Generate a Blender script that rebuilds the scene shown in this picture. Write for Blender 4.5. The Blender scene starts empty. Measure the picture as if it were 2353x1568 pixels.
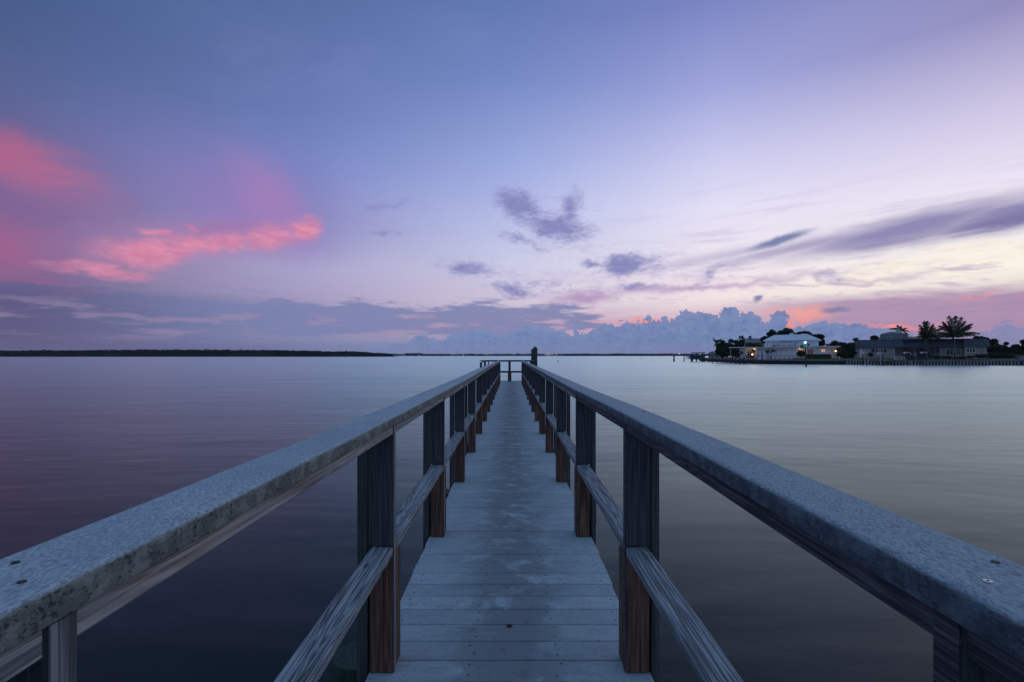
import bpy, bmesh, math, random
from math import radians as R, sin, cos, pi
from mathutils import Vector, Matrix, noise as mnoise

scene = bpy.context.scene
COL = scene.collection

# ------------------------------------------------------------------ camera
H = 2.7                                   # eye height above the water
cam_d = bpy.data.cameras.new("camera")
cam = bpy.data.objects.new("camera", cam_d)
COL.objects.link(cam)
cam.location = (0, 0, H)
cam.rotation_euler = (R(90), 0, 0)
cam_d.sensor_width = 36
cam_d.lens = 18
cam_d.shift_y = 57 / 4096
cam_d.shift_x = 3.5 / 4096
cam_d.clip_start = 0.05
cam_d.clip_end = 60000
scene.camera = cam
scene.view_settings.view_transform = 'Standard'
scene.view_settings.look = 'None'
scene.view_settings.exposure = 0
scene.view_settings.gamma = 1


def at(sx, sy, Y):
    """point of the place seen at (sx, sy) in the 4096 px photograph, Y metres ahead"""
    return Vector(((sx - 2044.5) / 2048 * Y, Y, H - (sy - 1422) / 2048 * Y))


def srgb(r, g, b):
    f = lambda c: (c / 255) / 12.92 if c <= 10 else ((c / 255 + 0.055) / 1.055) ** 2.4
    return (f(r), f(g), f(b))


# ------------------------------------------------------------------ node helpers
class V:
    """a socket with arithmetic"""
    def __init__(s, nt, sock): s.nt, s.s = nt, sock
    def _m(s, op, *a, clamp=False):
        n = s.nt.nodes.new('ShaderNodeMath'); n.operation = op; n.use_clamp = clamp
        for i, v in enumerate((s,) + a):
            if isinstance(v, V): s.nt.links.new(v.s, n.inputs[i])
            else: n.inputs[i].default_value = v
        return V(s.nt, n.outputs[0])
    def __add__(s, o): return s._m('ADD', o)
    __radd__ = __add__
    def __sub__(s, o): return s._m('SUBTRACT', o)
    def __rsub__(s, o): return (s * -1) + o
    def __mul__(s, o): return s._m('MULTIPLY', o)
    __rmul__ = __mul__
    def __truediv__(s, o): return s._m('DIVIDE', o)
    def pow(s, o): return s._m('POWER', o)
    def sin(s): return s._m('SINE')
    def abs(s): return s._m('ABSOLUTE')
    def floor(s): return s._m('FLOOR')
    def frac(s): return s._m('FRACT')
    def max(s, o): return s._m('MAXIMUM', o)
    def min(s, o): return s._m('MINIMUM', o)
    def clamp(s): return s._m('ADD', 0.0, clamp=True)
    def lt(s, o): return s._m('LESS_THAN', o)
    def ss(s, a, b):
        n = s.nt.nodes.new('ShaderNodeMapRange'); n.interpolation_type = 'SMOOTHSTEP'
        s.nt.links.new(s.s, n.inputs[0])
        lo, hi, t0, t1 = (a, b, 0, 1) if a < b else (b, a, 1, 0)
        n.inputs[1].default_value = lo; n.inputs[2].default_value = hi
        n.inputs[3].default_value = t0; n.inputs[4].default_value = t1
        return V(s.nt, n.outputs[0])


def vec(nt, x, y, z):
    n = nt.nodes.new('ShaderNodeCombineXYZ')
    for i, v in enumerate((x, y, z)):
        if isinstance(v, V): nt.links.new(v.s, n.inputs[i])
        else: n.inputs[i].default_value = v
    return V(nt, n.outputs[0])


def sep(nt, v):
    n = nt.nodes.new('ShaderNodeSeparateXYZ'); nt.links.new(v.s, n.inputs[0])
    return [V(nt, n.outputs[i]) for i in range(3)]


def noise(nt, v, scale=1.0, detail=3.0, rough=0.5, dist=0.0):
    n = nt.nodes.new('ShaderNodeTexNoise')
    nt.links.new(v.s, n.inputs['Vector'])
    n.inputs['Scale'].default_value = scale; n.inputs['Detail'].default_value = detail
    n.inputs['Roughness'].default_value = rough; n.inputs['Distortion'].default_value = dist
    return V(nt, n.outputs[0])


def voro(nt, v, scale=1.0, feature='F1', smooth=0.0):
    n = nt.nodes.new('ShaderNodeTexVoronoi'); n.feature = feature
    nt.links.new(v.s, n.inputs['Vector']); n.inputs['Scale'].default_value = scale
    if feature == 'SMOOTH_F1': n.inputs['Smoothness'].default_value = smooth
    return V(nt, n.outputs['Distance'])


def mix(nt, f, a, b):
    n = nt.nodes.new('ShaderNodeMix'); n.data_type = 'RGBA'; n.clamp_factor = True
    if isinstance(f, V): nt.links.new(f.s, n.inputs[0])
    else: n.inputs[0].default_value = f
    for i, c in ((6, a), (7, b)):
        if isinstance(c, V): nt.links.new(c.s, n.inputs[i])
        else: n.inputs[i].default_value = (*c, 1)
    return V(nt, n.outputs[2])


def ramp(nt, f, stops, interp='LINEAR'):
    n = nt.nodes.new('ShaderNodeValToRGB'); n.color_ramp.interpolation = interp
    nt.links.new(f.s, n.inputs[0])
    e = n.color_ramp.elements
    while len(e) > 1: e.remove(e[-1])
    for i, (p, c) in enumerate(stops):
        k = e[0] if i == 0 else e.new(p)
        k.position = p
        k.color = (c, c, c, 1) if not isinstance(c, tuple) else (*c, 1)
    return V(nt, n.outputs[0])


# ------------------------------------------------------------------ sky (world, dusk)
def azel(x, y):
    """azimuth / elevation in degrees of a spot given in the 2353 px wide view of the photo"""
    dx, dy = x - 1174.5, 817 - y
    return math.degrees(math.atan(dx / 1176.5)), math.degrees(math.atan(dy / math.hypot(1176.5, dx)))


def build_world():
    w = bpy.data.worlds.new("World"); scene.world = w; w.use_nodes = True
    nt = w.node_tree; nt.nodes.clear()
    out = nt.nodes.new('ShaderNodeOutputWorld'); bg = nt.nodes.new('ShaderNodeBackground')
    nt.links.new(bg.outputs[0], out.inputs[0])
    tc = nt.nodes.new('ShaderNodeTexCoord')
    d = V(nt, tc.outputs['Generated'])
    dx, dy, dz = sep(nt, d)
    D = 180 / pi
    az = dx._m('ARCTAN2', dy) * D
    el = dz.min(0.9999).max(-0.9999)._m('ARCSINE') * D

    # clear sky: elevation ramps for a few bearings, blended in between
    cols = [
        (-115, [(0, (104, 112, 146)), (10, (104, 118, 160)), (30, (98, 124, 170)), (60, (102, 140, 182)), (90, (104, 144, 182))]),
        (-45, [(0, (108, 100, 136)), (4, (106, 96, 132)), (8, (116, 104, 146)), (14, (108, 104, 150)), (20, (88, 100, 148)), (27, (70, 92, 138)), (40, (72, 98, 148)), (60, (98, 138, 182)), (90, (104, 144, 182))]),
        (-22, [(0, (124, 132, 170)), (5, (164, 154, 190)), (9, (170, 164, 204)), (13, (146, 146, 198)), (19, (122, 134, 196)), (24, (106, 124, 182)), (33, (88, 110, 162)), (45, (82, 112, 164)), (60, (100, 138, 182)), (90, (104, 144, 182))]),
        (0, [(0, (132, 140, 178)), (3, (184, 168, 194)), (6, (208, 196, 216)), (10, (204, 204, 230)), (15, (184, 192, 232)), (20, (158, 172, 224)), (28, (118, 138, 198)), (35, (98, 120, 178)), (50, (92, 130, 180)), (90, (104, 144, 182))]),
        (22, [(0, (140, 146, 182)), (3, (210, 182, 194)), (6, (244, 228, 230)), (10, (236, 228, 240)), (15, (228, 224, 246)), (20, (202, 202, 238)), (26, (160, 166, 220)), (33, (122, 132, 194)), (60, (102, 140, 184)), (90, (104, 144, 182))]),
        (45, [(0, (136, 134, 172)), (4, (210, 188, 194)), (7, (250, 244, 232)), (10, (242, 236, 238)), (14, (236, 228, 244)), (19, (208, 200, 230)), (26, (146, 142, 190)), (45, (118, 134, 180)), (90, (104, 144, 182))]),
        (115, [(0, (118, 124, 156)), (10, (122, 132, 170)), (30, (104, 126, 172)), (60, (102, 140, 182)), (90, (104, 144, 182))]),
        (180, [(0, (132, 142, 176)), (10, (128, 142, 180)), (30, (106, 134, 176)), (60, (104, 142, 182)), (90, (104, 144, 182))]),
    ]
    e01 = (el / 90).max(0.0)
    cs = []
    for a, st in cols:
        cs.append((a, ramp(nt, e01, [(p / 90, srgb(*c)) for p, c in st], 'LINEAR')))
    cur = cs[0][1]
    for i in range(1, len(cs)):
        a0, a1 = cs[i - 1][0], cs[i][0]
        cur = mix(nt, ((az - a0) / (a1 - a0)).clamp(), cur, cs[i][1])
    # the far left meets the back of the sky
    cur = mix(nt, az.ss(-115, -180), cur, cs[-1][1])

    # warped sky coordinates
    p0 = vec(nt, az, el, 0.0)
    w1 = noise(nt, p0, 0.16, 3, 0.5) - 0.5
    w2 = noise(nt, vec(nt, az + 57.0, el, 3.0), 0.16, 3, 0.5) - 0.5
    f1 = noise(nt, p0, 0.75, 4, 0.55) - 0.5
    f2 = noise(nt, vec(nt, az + 31.0, el, 9.0), 0.75, 4, 0.55) - 0.5
    ax = az + w1 * 5.0 + f1 * 2.2
    ay = el + w2 * 2.4 + f2 * 1.3
    streak = noise(nt, vec(nt, az * 0.12, el * 1.1 - az * 0.05, 2.0), 1.0, 5, 0.6)
    streak2 = noise(nt, vec(nt, az * 0.25, el * 1.6 + az * 0.12, 7.0), 1.0, 5, 0.6)
    fine = noise(nt, vec(nt, az * 0.5, el * 1.5, 4.0), 1.0, 5, 0.6)

    def blob(x, y, rx, ry, rot=0.0, soft=0.8, warp=1.0, X=None, Y=None):
        a, e = azel(x, y)
        k = 20.5                              # view px per degree (near the middle)
        sxp = k / max(0.25, cos(R(a)) ** 2)
        rx, ry = rx / sxp, ry / (k / max(0.4, cos(R(a))))
        u = (X or ax) - a; v = (Y or ay) - e
        c, s = cos(R(rot)), sin(R(rot))
        uu = (u * c + v * s) * (1 / rx)
        vv = (v * c - u * s) * (1 / ry)
        r = (uu * uu + vv * vv)._m('SQRT')
        return r.ss(1.0 + soft * 0.5, 1.0 - soft)

    wisp = noise(nt, vec(nt, az * 1.1 + el * 0.7, el * 2.4 - az * 0.35, 21.0), 0.7, 4, 0.55, 0.8)
    bx, by = az + w1 * 4.0 + f1 * 0.9, el + w2 * 2.0 + f2 * 0.6

    def over(c, m, col, op=1.0):
        return mix(nt, (m * op).clamp(), c, srgb(*col) if isinstance(col, tuple) else col)

    # faint veils high up
    vl = noise(nt, vec(nt, az * 0.07 + el * 0.05, el * 0.16 - az * 0.05, 31.0), 1.0, 6, 0.62)
    cur = over(cur, vl.ss(0.48, 0.72) * el.ss(8, 16), (176, 180, 222), 0.05)
    # broad pink light on the high cloud at left
    m = blob(20, 470, 330, 190, -10, 1.0)
    cur = over(cur, m, (134, 98, 150), 0.6)
    m = blob(560, 440, 300, 110, -12, 1.0)
    cur = over(cur, m, (132, 122, 182), 0.6)
    m = blob(70, 385, 230, 66, -14, 0.95, X=az + w1 * 4.0 + f1, Y=el + w2 * 2.0 + f2 * 0.5) * streak.ss(0.1, 0.6)
    cur = over(cur, m, (178, 112, 150), 0.72)
    m = blob(10, 350, 110, 60, -25, 1.0)
    cur = over(cur, m, (176, 98, 136), 0.7)
    m = blob(20, 570, 150, 70, 0, 1.0)
    cur = over(cur, m, (168, 98, 138), 0.65)
    m = blob(0, 645, 260, 34, -6, 0.9)
    cur = over(cur, m, (150, 100, 146), 0.6)
    # pink ridge
    m = blob(570, 500, 190, 80, -16, 1.0)
    cur = over(cur, m, (150, 124, 186), 0.6)
    m = blob(625, 460, 130, 62, -48, 1.0)
    cur = over(cur, m, (172, 128, 186), 0.55)
    m = blob(430, 560, 260, 62, 8, 1.0)
    cur = over(cur, m, (178, 126, 172), 0.5)
    pk = blob(345, 583, 140, 36, 8, 1.0, X=bx, Y=by)
    pk = pk.max(blob(230, 624, 130, 18, -2, 1.0, X=bx, Y=by) * 0.8)
    pk = pk.max(blob(480, 566, 170, 30, 9, 1.0, X=bx, Y=by) * 0.85)
    pk = pk.max(blob(610, 552, 95, 28, 18, 1.0, X=bx, Y=by) * 0.85)
    pk = pk.max(blob(695, 525, 50, 28, 20, 1.0, X=bx, Y=by))
    pk = pk.max(blob(455, 527, 26, 10, -25, 0.9, X=bx, Y=by) * 0.7)
    pk = pk.max(blob(370, 538, 60, 10, 2, 0.9, X=bx, Y=by) * 0.8)
    pcol = mix(nt, fine.ss(0.35, 0.65), srgb(212, 128, 162), srgb(230, 146, 172))
    cur = over(cur, (pk * 1.4 - (0.55 - wisp) * 1.1).ss(-0.1, 1.45) * pk.ss(0.0, 0.2), pcol, 0.92)
    m = blob(520, 528, 110, 16, 8, 0.9)
    cur = over(cur, m, (158, 118, 170), 0.55)

    # pale streaks over the bright right side
    m = streak2.ss(0.5, 0.75) * az.ss(0, 30) * el.ss(3, 7) * el.ss(16, 10)
    cur = over(cur, m, (250, 240, 236), 0.55)
    m = streak.ss(0.48, 0.7) * az.ss(-5, 20) * el.ss(4, 8) * el.ss(20, 12)
    cur = over(cur, m, (188, 176, 218), 0.35)
    m = blob(2150, 610, 420, 46, 6, 0.9) * streak2.ss(0.3, 0.6)
    cur = over(cur, m, (255, 246, 226), 0.8)

    # mauve clouds in the middle and the long wedge at right
    mv = blob(1190, 470, 62, 34, -25, 0.9)
    mv = mv.max(blob(1310, 490, 30, 58, -25, 1.0) * 0.8)
    mv = mv.max(blob(1275, 522, 92, 28, -8, 0.9))
    mv = mv.max(blob(1190, 552, 60, 10, -16, 0.9) * 0.5)
    mv = mv.max(blob(1060, 614, 56, 20, 0, 0.9) * 0.85)
    mv = mv.max(blob(1445, 604, 66, 27, 2, 0.8))
    mv = mv.max(blob(1350, 604, 32, 12, 0, 1.0) * 0.7)
    mv = mv.max(blob(1180, 664, 62, 16, -12, 1.0) * 0.8)
    mv = mv.max(blob(1465, 658, 52, 11, 0, 0.9) * 0.7)
    mv = mv.max(blob(1900, 640, 60, 16, -20, 1.0) * 0.45)
    mv = mv.max(blob(1640, 622, 16, 60, -55, 1.0) * 0.45)
    mv = mv.max(blob(880, 468, 60, 12, 12, 1.0) * 0.5)
    mv = mv.max(blob(890, 536, 30, 7, 12, 1.0) * 0.5)
    cur = over(cur, mv * streak2.ss(0.25, 0.65), (156, 156, 208), 0.55)
    halo = blob(1250, 505, 150, 70, -20, 1.0).max(blob(1440, 612, 150, 40, 0, 1.0)).max(blob(1090, 620, 130, 34, -6, 1.0)).max(blob(1260, 655, 200, 30, -8, 1.0)).max(blob(900, 500, 110, 50, 10, 1.0) * 0.6)
    cur = over(cur, halo * (wisp * 0.6 + streak2 * 0.4).ss(0.44, 0.62), (164, 158, 208), 0.6)
    cur = over(cur, (mv * 1.4 - (0.55 - wisp) * 1.6).ss(-0.1, 1.35) * mv.ss(0.0, 0.2), (132, 134, 186), 0.92)
    m = blob(1340, 686, 80, 18, 6, 1.0)
    m = m.max(blob(1620, 656, 330, 10, 2, 1.0, X=az + w1 * 3.0) * 0.7)
    m = m.max(blob(2030, 640, 160, 9, 3, 1.0) * 0.5)
    cur = over(cur, m * streak.ss(0.15, 0.45), (178, 148, 190), 0.9)
    m = streak2.ss(0.52, 0.68) * az.ss(4, 14) * el.ss(4.6, 5.6) * el.ss(9.5, 7.0)
    cur = over(cur, m, (186, 160, 198), 0.6)
    m = fine.ss(0.56, 0.72) * az.ss(-6, 8) * el.ss(4.5, 6.0) * el.ss(12, 8) * az.ss(44, 36)
    cur = over(cur, m, (176, 160, 204), 0.4)
    # wedge
    sx_, sy_ = az + w1 * 1.2, el + w2 * 0.9 + (streak - 0.5) * 1.6
    wd = blob(2330, 492, 250, 40, 7, 0.75, X=sx_, Y=sy_)
    wd = wd.max(blob(2080, 528, 330, 36, 8.5, 0.8, X=sx_, Y=sy_))
    wd = wd.max(blob(1870, 562, 260, 17, 8, 0.9, X=sx_, Y=sy_) * 0.75)
    wd = wd.max(blob(1640, 592, 260, 12, 8, 1.0, X=sx_, Y=sy_) * 0.4)
    cur = over(cur, wd, (132, 126, 174), 0.92)
    m = blob(2300, 508, 330, 15, 7, 1.0, X=sx_, Y=sy_)
    cur = over(cur, m, (106, 100, 152), 0.5)
    m = blob(1792, 552, 78, 10, 13, 0.7, X=az + f1 * 0.8, Y=el + f2 * 0.5)
    cur = over(cur, m, (108, 120, 168), 0.9)
    # mauve wash low at right
    m = az.ss(18, 36) * (el + (streak2 - 0.5) * 2.0).ss(6.0, 4.8) * (streak * 0.6 + 0.65)
    cur = over(cur, m, (168, 138, 174), 0.92)
    m = streak2.ss(0.6, 0.72) * az.ss(20, 32) * el.ss(6, 4) * el.ss(2, 3)
    cur = over(cur, m, (206, 134, 156), 0.45)
    # rose just above the cloud bank in the middle
    m = el.ss(5.5, 3.5) * az.ss(-10, 12) * az.ss(30, 20) * streak.ss(0.35, 0.6)
    cur = over(cur, m, (206, 156, 182), 0.7)
    # orange glow where the sun went
    m = blob(1850, 724, 84, 17, -4, 1.0)
    cur = over(cur, m, (248, 164, 150), 0.8)
    m = blob(2070, 752, 80, 7, 0, 1.0).max(blob(1480, 736, 60, 7, 3, 1.0)).max(blob(2262, 680, 50, 6, 4, 1.0) * 0.6)
    cur = over(cur, m, (244, 146, 142), 0.75)

    # low grey-blue layer at left and middle
    sn = noise(nt, vec(nt, az * 0.16, el * 1.0, 12.0), 1.0, 6, 0.62)
    env = el.ss(1.4, 3.0) * el.ss(7.0, 4.3) * az.ss(14, 2)
    m = (sn + env * 0.30).ss(0.60, 0.74) * env.ss(0.0, 0.35)
    lc = mix(nt, az.ss(-45, -27), srgb(98, 96, 140), srgb(124, 132, 176))
    cur = over(cur, m, lc, 0.9)
    m = az.ss(-14, -34) * (el + (sn - 0.5) * 5.0).ss(6.6, 4.2)
    cur = over(cur, m, mix(nt, az.ss(-46, -26), srgb(94, 90, 128), srgb(116, 126, 168)), 0.75)
    m = sn.ss(0.50, 0.38) * az.ss(12, -5) * el.ss(5.2, 4.2) * el.ss(0.8, 2.2)
    cur = over(cur, m, (156, 138, 172), 0.5)

    # cumulus bank along the horizon: its top as a function of bearing, with puffy edges
    top = [(700, 800), (800, 782), (850, 786), (930, 790), (965, 765), (1000, 784), (1050, 768), (1100, 758), (1140, 770), (1170, 760), (1210, 752), (1260, 752), (1330, 765), (1400, 745),
           (1450, 742), (1520, 730), (1590, 718), (1610, 712), (1640, 722), (1680, 708), (1730, 728), (1760, 738), (1790, 716), (1808, 722), (1822, 752), (1880, 742), (1925, 744), (1960, 736),
           (1995, 745), (2040, 750), (2120, 766), (2180, 776), (2240, 768), (2300, 748), (2353, 744)]
    stops = []
    for x, y in top[:32]:
        a, e = azel(x, y)
        stops.append(((a + 45) / 90, max(0.0, e / 10)))
    stops.append(((azel(2353, 744)[0] + 45) / 90 * 0.9999, azel(2353, 744)[1] / 10))
    stops = stops[-32:]
    tp = ramp(nt, (az + 45) / 90, stops, 'EASE') * 10
    pv = vec(nt, az + w1 * 0.8, el + w2 * 0.8, 0.0)
    v1 = voro(nt, pv, 0.62, 'SMOOTH_F1', 0.25)
    v2 = voro(nt, vec(nt, az + f1 * 0.5 + 9.0, el + f2 * 0.5, 0.0), 1.5, 'SMOOTH_F1', 0.15)
    v3 = voro(nt, vec(nt, az + f1 * 0.3 + 5.0, el + f2 * 0.3, 0.0), 4.2, 'SMOOTH_F1', 0.15)
    puff = (0.55 - v1) * 1.1 + (0.5 - v2) * 0.75 + (0.45 - v3) * 0.5 + (fine - 0.5) * 0.5
    dcl = tp + puff * az.ss(-25, 4) - el
    m = dcl.ss(-0.03, 0.10) * az.ss(-24, -8) * (1 - az.ss(33, 42) * 0.35)
    cc = mix(nt, dcl.ss(0.0, 3.4), srgb(116, 134, 180), srgb(104, 130, 174))
    rim = dcl.ss(0.4, 0.0) * v2.ss(0.7, 0.2)
    cc = mix(nt, rim * 0.45 * az.ss(40, 15), cc, srgb(150, 150, 192))
    shade = noise(nt, vec(nt, az, el * 1.3, 5.0), 1.1, 5, 0.6) - (v3 - 0.35) * 0.35 - (v2 - 0.4) * 0.25
    cc = mix(nt, shade.ss(0.40, 0.66) * 0.6, cc, srgb(126, 148, 188))
    cc = mix(nt, shade.ss(0.36, 0.20) * 0.6, cc, srgb(92, 120, 164))
    cur = over(cur, m, cc, 0.96)
    # a few burning gaps in the bank
    m = blob(1815, 748, 12, 16, 0, 0.8, X=az + f1, Y=el + f2).max(blob(2055, 750, 26, 6, 0, 0.9, X=az + f1, Y=el + f2)).max(blob(2000, 748, 18, 5, 0, 0.9)).max(blob(1862, 738, 34, 7, 0, 0.9))
    cur = over(cur, m * shade.ss(0.35, 0.5), (255, 150, 140), 0.9)
    # stray small clouds
    m = blob(1744, 688, 14, 6, 15, 0.7, X=az + f1, Y=el + f2).max(blob(1920, 713, 34, 8, 0, 0.8, X=az + f1, Y=el + f2))
    cur = over(cur, m, (124, 126, 170), 0.9)
    # thickening air on the horizon
    m = el.ss(2.0, 0.2)
    hz = mix(nt, az.ss(-35, -10), srgb(104, 100, 140), mix(nt, az.ss(5, 35), srgb(128, 138, 178), srgb(140, 134, 172)))
    cur = over(cur, m, hz, 0.7)
    # one bright evening star
    a_, e_ = azel(1561, 266)
    m = ((az - a_).pow(2) + (el - e_).pow(2)).lt(0.0016)
    cur = over(cur, m, (255, 250, 245), 0.8)
    # below the horizon
    cur = mix(nt, el.ss(-0.5, -4.0), cur, srgb(70, 80, 110))
    nt.links.new(cur.s, bg.inputs[0])
    bg.inputs[1].default_value = 1.0
    w.cycles.sampling_method = 'MANUAL'
    w.cycles.sample_map_resolution = 512


build_world()

# afterglow low at right: the sun itself is already down
sun_d = bpy.data.lights.new("afterglow", 'SUN')
sun_d.energy = 0.04; sun_d.angle = R(60); sun_d.color = (1.0, 0.82, 0.74)
sun = bpy.data.objects.new("afterglow", sun_d); COL.objects.link(sun)
sun.rotation_euler = Vector((-sin(R(38)) * cos(R(9)), -cos(R(38)) * cos(R(9)), -sin(R(9)))).to_track_quat('-Z', 'Y').to_euler()


# ------------------------------------------------------------------ materials
def new_mat(name):
    m = bpy.data.materials.new(name); m.use_nodes = True
    nt = m.node_tree
    return m, nt, nt.nodes['Principled BSDF']


def setc(nt, b, c, name='Base Color'):
    if isinstance(c, V): nt.links.new(c.s, b.inputs[name])
    else: b.inputs[name].default_value = (*c, 1)


def bump(nt, b, h, strength, dist):
    n = nt.nodes.new('ShaderNodeBump')
    n.inputs['Strength'].default_value = strength; n.inputs['Distance'].default_value = dist
    nt.links.new(h.s, n.inputs['Height']); nt.links.new(n.outputs[0], b.inputs['Normal'])


def ocoord(nt, rnd=True):
    tc = nt.nodes.new('ShaderNodeTexCoord')
    x, y, z = sep(nt, V(nt, tc.outputs['Object']))
    if rnd:
        oi = nt.nodes.new('ShaderNodeObjectInfo')
        r = V(nt, oi.outputs['Random'])
        return x + r * 37.0, y + r * 11.0, z + r * 23.0, r
    return x, y, z, None


def normal_z(nt):
    g = nt.nodes.new('ShaderNodeNewGeometry')
    return sep(nt, V(nt, g.outputs['Normal']))[2]


def wood(name, axis, dark, light, mid=None, ring=26.0, stretch=0.09, contrast=1.0, bumpd=0.0015, rough=0.75, moss=None, knots=False):
    """sawn timber: cathedral rings stretched along the board, fibres, weathering"""
    m, nt, b = new_mat(name)
    x, y, z, r = ocoord(nt)
    p = [x, y, z]
    a = 'xyz'.index(axis)
    q = [c * (stretch if i == a else 1.0) for i, c in enumerate(p)]
    n1 = noise(nt, vec(nt, *q), 9.0, 2, 0.45)
    rg = ((n1 * ring * 6.28).sin() * 0.5 + 0.5).pow(1.5)
    q2 = [c * (3.0 if i == a else 190.0) for i, c in enumerate(p)]
    fib = noise(nt, vec(nt, *q2), 1.0, 3, 0.6).ss(0.24, 0.76)
    q3 = [c * (0.8 if i == a else 40.0) for i, c in enumerate(p)]
    crack = noise(nt, vec(nt, *q3), 1.0, 4, 0.7).ss(0.66, 0.72)
    big = noise(nt, vec(nt, x, y, z), 5.0, 3, 0.6)
    t = (rg * 0.26 + fib * 0.74 * contrast)
    c = mix(nt, t.ss(0.18, 0.85), dark, light)
    if mid: c = mix(nt, big.ss(0.4, 0.65), c, mix(nt, t, tuple(v * 0.6 for v in mid), mid))
    c = mix(nt, crack * 0.75, c, tuple(v * 0.3 for v in dark))
    if knots:
        qk = [v * (2.2 if i == a else 9.0) for i, v in enumerate(p)]
        kd = voro(nt, vec(nt, *qk), 1.0)
        c = mix(nt, kd.ss(0.11, 0.06) * 0.85, c, tuple(v * 0.35 for v in dark))
    if moss: c = mix(nt, noise(nt, vec(nt, x, y, z), 16.0, 5, 0.7).ss(0.55, 0.66) * 0.6, c, moss)
    c = mix(nt, r * 0.35, c, tuple((u + v) * 0.3 for u, v in zip(dark, light)))
    setc(nt, b, c)
    b.inputs['Roughness'].default_value = rough
    b.inputs['Specular IOR Level'].default_value = 0.35
    bump(nt, b, rg * 0.35 + fib * 0.5 - crack * 1.5, 0.8, bumpd)
    return m


def flat(name, c, rough=0.7, var=0.0, scale=1.0, metal=0.0, spec=0.4):
    m, nt, b = new_mat(name)
    if var:
        x, y, z, r = ocoord(nt)
        n = noise(nt, vec(nt, x, y, z), scale, 5, 0.6)
        c = mix(nt, n.ss(0.3, 0.7), tuple(v * (1 - var) for v in c), tuple(min(1, v * (1 + var)) for v in c))
    setc(nt, b, c)
    b.inputs['Roughness'].default_value = rough; b.inputs['Metallic'].default_value = metal
    b.inputs['Specular IOR Level'].default_value = spec
    return m


def glow(name, c, s):
    m, nt, b = new_mat(name)
    b.inputs['Base Color'].default_value = (*c, 1)
    b.inputs['Emission Color'].default_value = (*c, 1); b.inputs['Emission Strength'].default_value = s
    return m


def cap_material(name, lichen, dark_side, tone=1.0):
    m, nt, b = new_mat(name)
    x, y, z, r = ocoord(nt)
    nz = normal_z(nt)
    g = noise(nt, vec(nt, x * 1.0, y * 0.30, z), 380.0, 3, 0.75)
    g2 = noise(nt, vec(nt, x * 1.0, y * 0.22, z), 110.0, 5, 0.8)
    big = noise(nt, vec(nt, x, y, z), 3.0, 4, 0.6)
    c = mix(nt, g.ss(0.38, 0.60), tuple(v * tone for v in (0.28, 0.32, 0.32)), tuple(v * tone for v in (0.56, 0.64, 0.64)))
    c = mix(nt, g2.ss(0.54, 0.68) * 0.55, c, (0.14, 0.17, 0.19))
    c = mix(nt, big.ss(0.45, 0.65) * 0.35, c, (0.27, 0.32, 0.36))
    # lichen crust on the edge
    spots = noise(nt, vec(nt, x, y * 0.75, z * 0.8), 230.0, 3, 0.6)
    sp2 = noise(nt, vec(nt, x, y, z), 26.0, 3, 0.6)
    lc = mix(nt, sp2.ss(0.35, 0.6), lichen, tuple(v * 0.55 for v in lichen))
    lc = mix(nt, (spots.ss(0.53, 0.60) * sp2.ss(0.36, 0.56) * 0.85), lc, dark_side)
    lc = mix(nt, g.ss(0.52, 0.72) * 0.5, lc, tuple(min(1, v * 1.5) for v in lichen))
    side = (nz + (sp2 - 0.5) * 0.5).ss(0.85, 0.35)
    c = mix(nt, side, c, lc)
    setc(nt, b, c)
    b.inputs['Roughness'].default_value = 0.8
    b.inputs['Specular IOR Level'].default_value = 0.3
    bump(nt, b, g * 0.8 + g2 * 0.8, 0.7, 0.002)
    return m


M = {}
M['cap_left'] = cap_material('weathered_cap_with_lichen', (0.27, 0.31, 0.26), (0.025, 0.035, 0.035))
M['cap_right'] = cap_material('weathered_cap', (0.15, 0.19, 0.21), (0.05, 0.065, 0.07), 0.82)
M['rail_grey'] = wood('grey_rail_wood', 'y', (0.12, 0.13, 0.125), (0.48, 0.52, 0.50), ring=26, stretch=0.06, bumpd=0.003)
M['mid_grey'] = wood('split_grey_rail_wood', 'y', (0.085, 0.10, 0.10), (0.46, 0.52, 0.53), ring=30, stretch=0.075, bumpd=0.004, knots=True)
M['rail_tan'] = wood('tan_rail_wood', 'y', (0.18, 0.155, 0.13), (0.52, 0.48, 0.42), mid=(0.45, 0.46, 0.43), ring=16, bumpd=0.002)
M['rail_dark'] = wood('dark_rail_wood', 'y', (0.035, 0.03, 0.035), (0.15, 0.14, 0.15), ring=18, bumpd=0.004)
M['post_dark'] = wood('dark_post_wood', 'z', (0.04, 0.046, 0.052), (0.095, 0.105, 0.11), ring=14, stretch=0.07)
M['post_green'] = wood('green_treated_post_wood', 'z', (0.045, 0.052, 0.050), (0.12, 0.14, 0.132), ring=8, stretch=0.05)
M['block_brown'] = wood('red_brown_block_wood', 'z', (0.05, 0.026, 0.018), (0.25, 0.14, 0.085), ring=12, stretch=0.06)
M['strip_pale'] = wood('pale_edge_wood', 'z', (0.07, 0.075, 0.075), (0.36, 0.38, 0.38), ring=8, stretch=0.03)
M['beam'] = wood('green_beam_wood', 'y', (0.03, 0.045, 0.04), (0.10, 0.13, 0.11), ring=10)
M['pile'] = wood('green_piling_wood', 'z', (0.02, 0.04, 0.03), (0.09, 0.15, 0.11), ring=14, stretch=0.05, moss=(0.03, 0.09, 0.045), bumpd=0.006)
M['far_rail'] = wood('dark_far_rail_wood', 'x', (0.03, 0.035, 0.04), (0.10, 0.11, 0.12), ring=10)
M['far_cap'] = flat('dark_cap', (0.07, 0.085, 0.1), 0.7, 0.4, 20)
M['screw'] = flat('rusty_screw', (0.05, 0.04, 0.035), 0.6)
M['steel'] = flat('bright_screw', (0.6, 0.6, 0.58), 0.35, metal=0.7)


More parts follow.
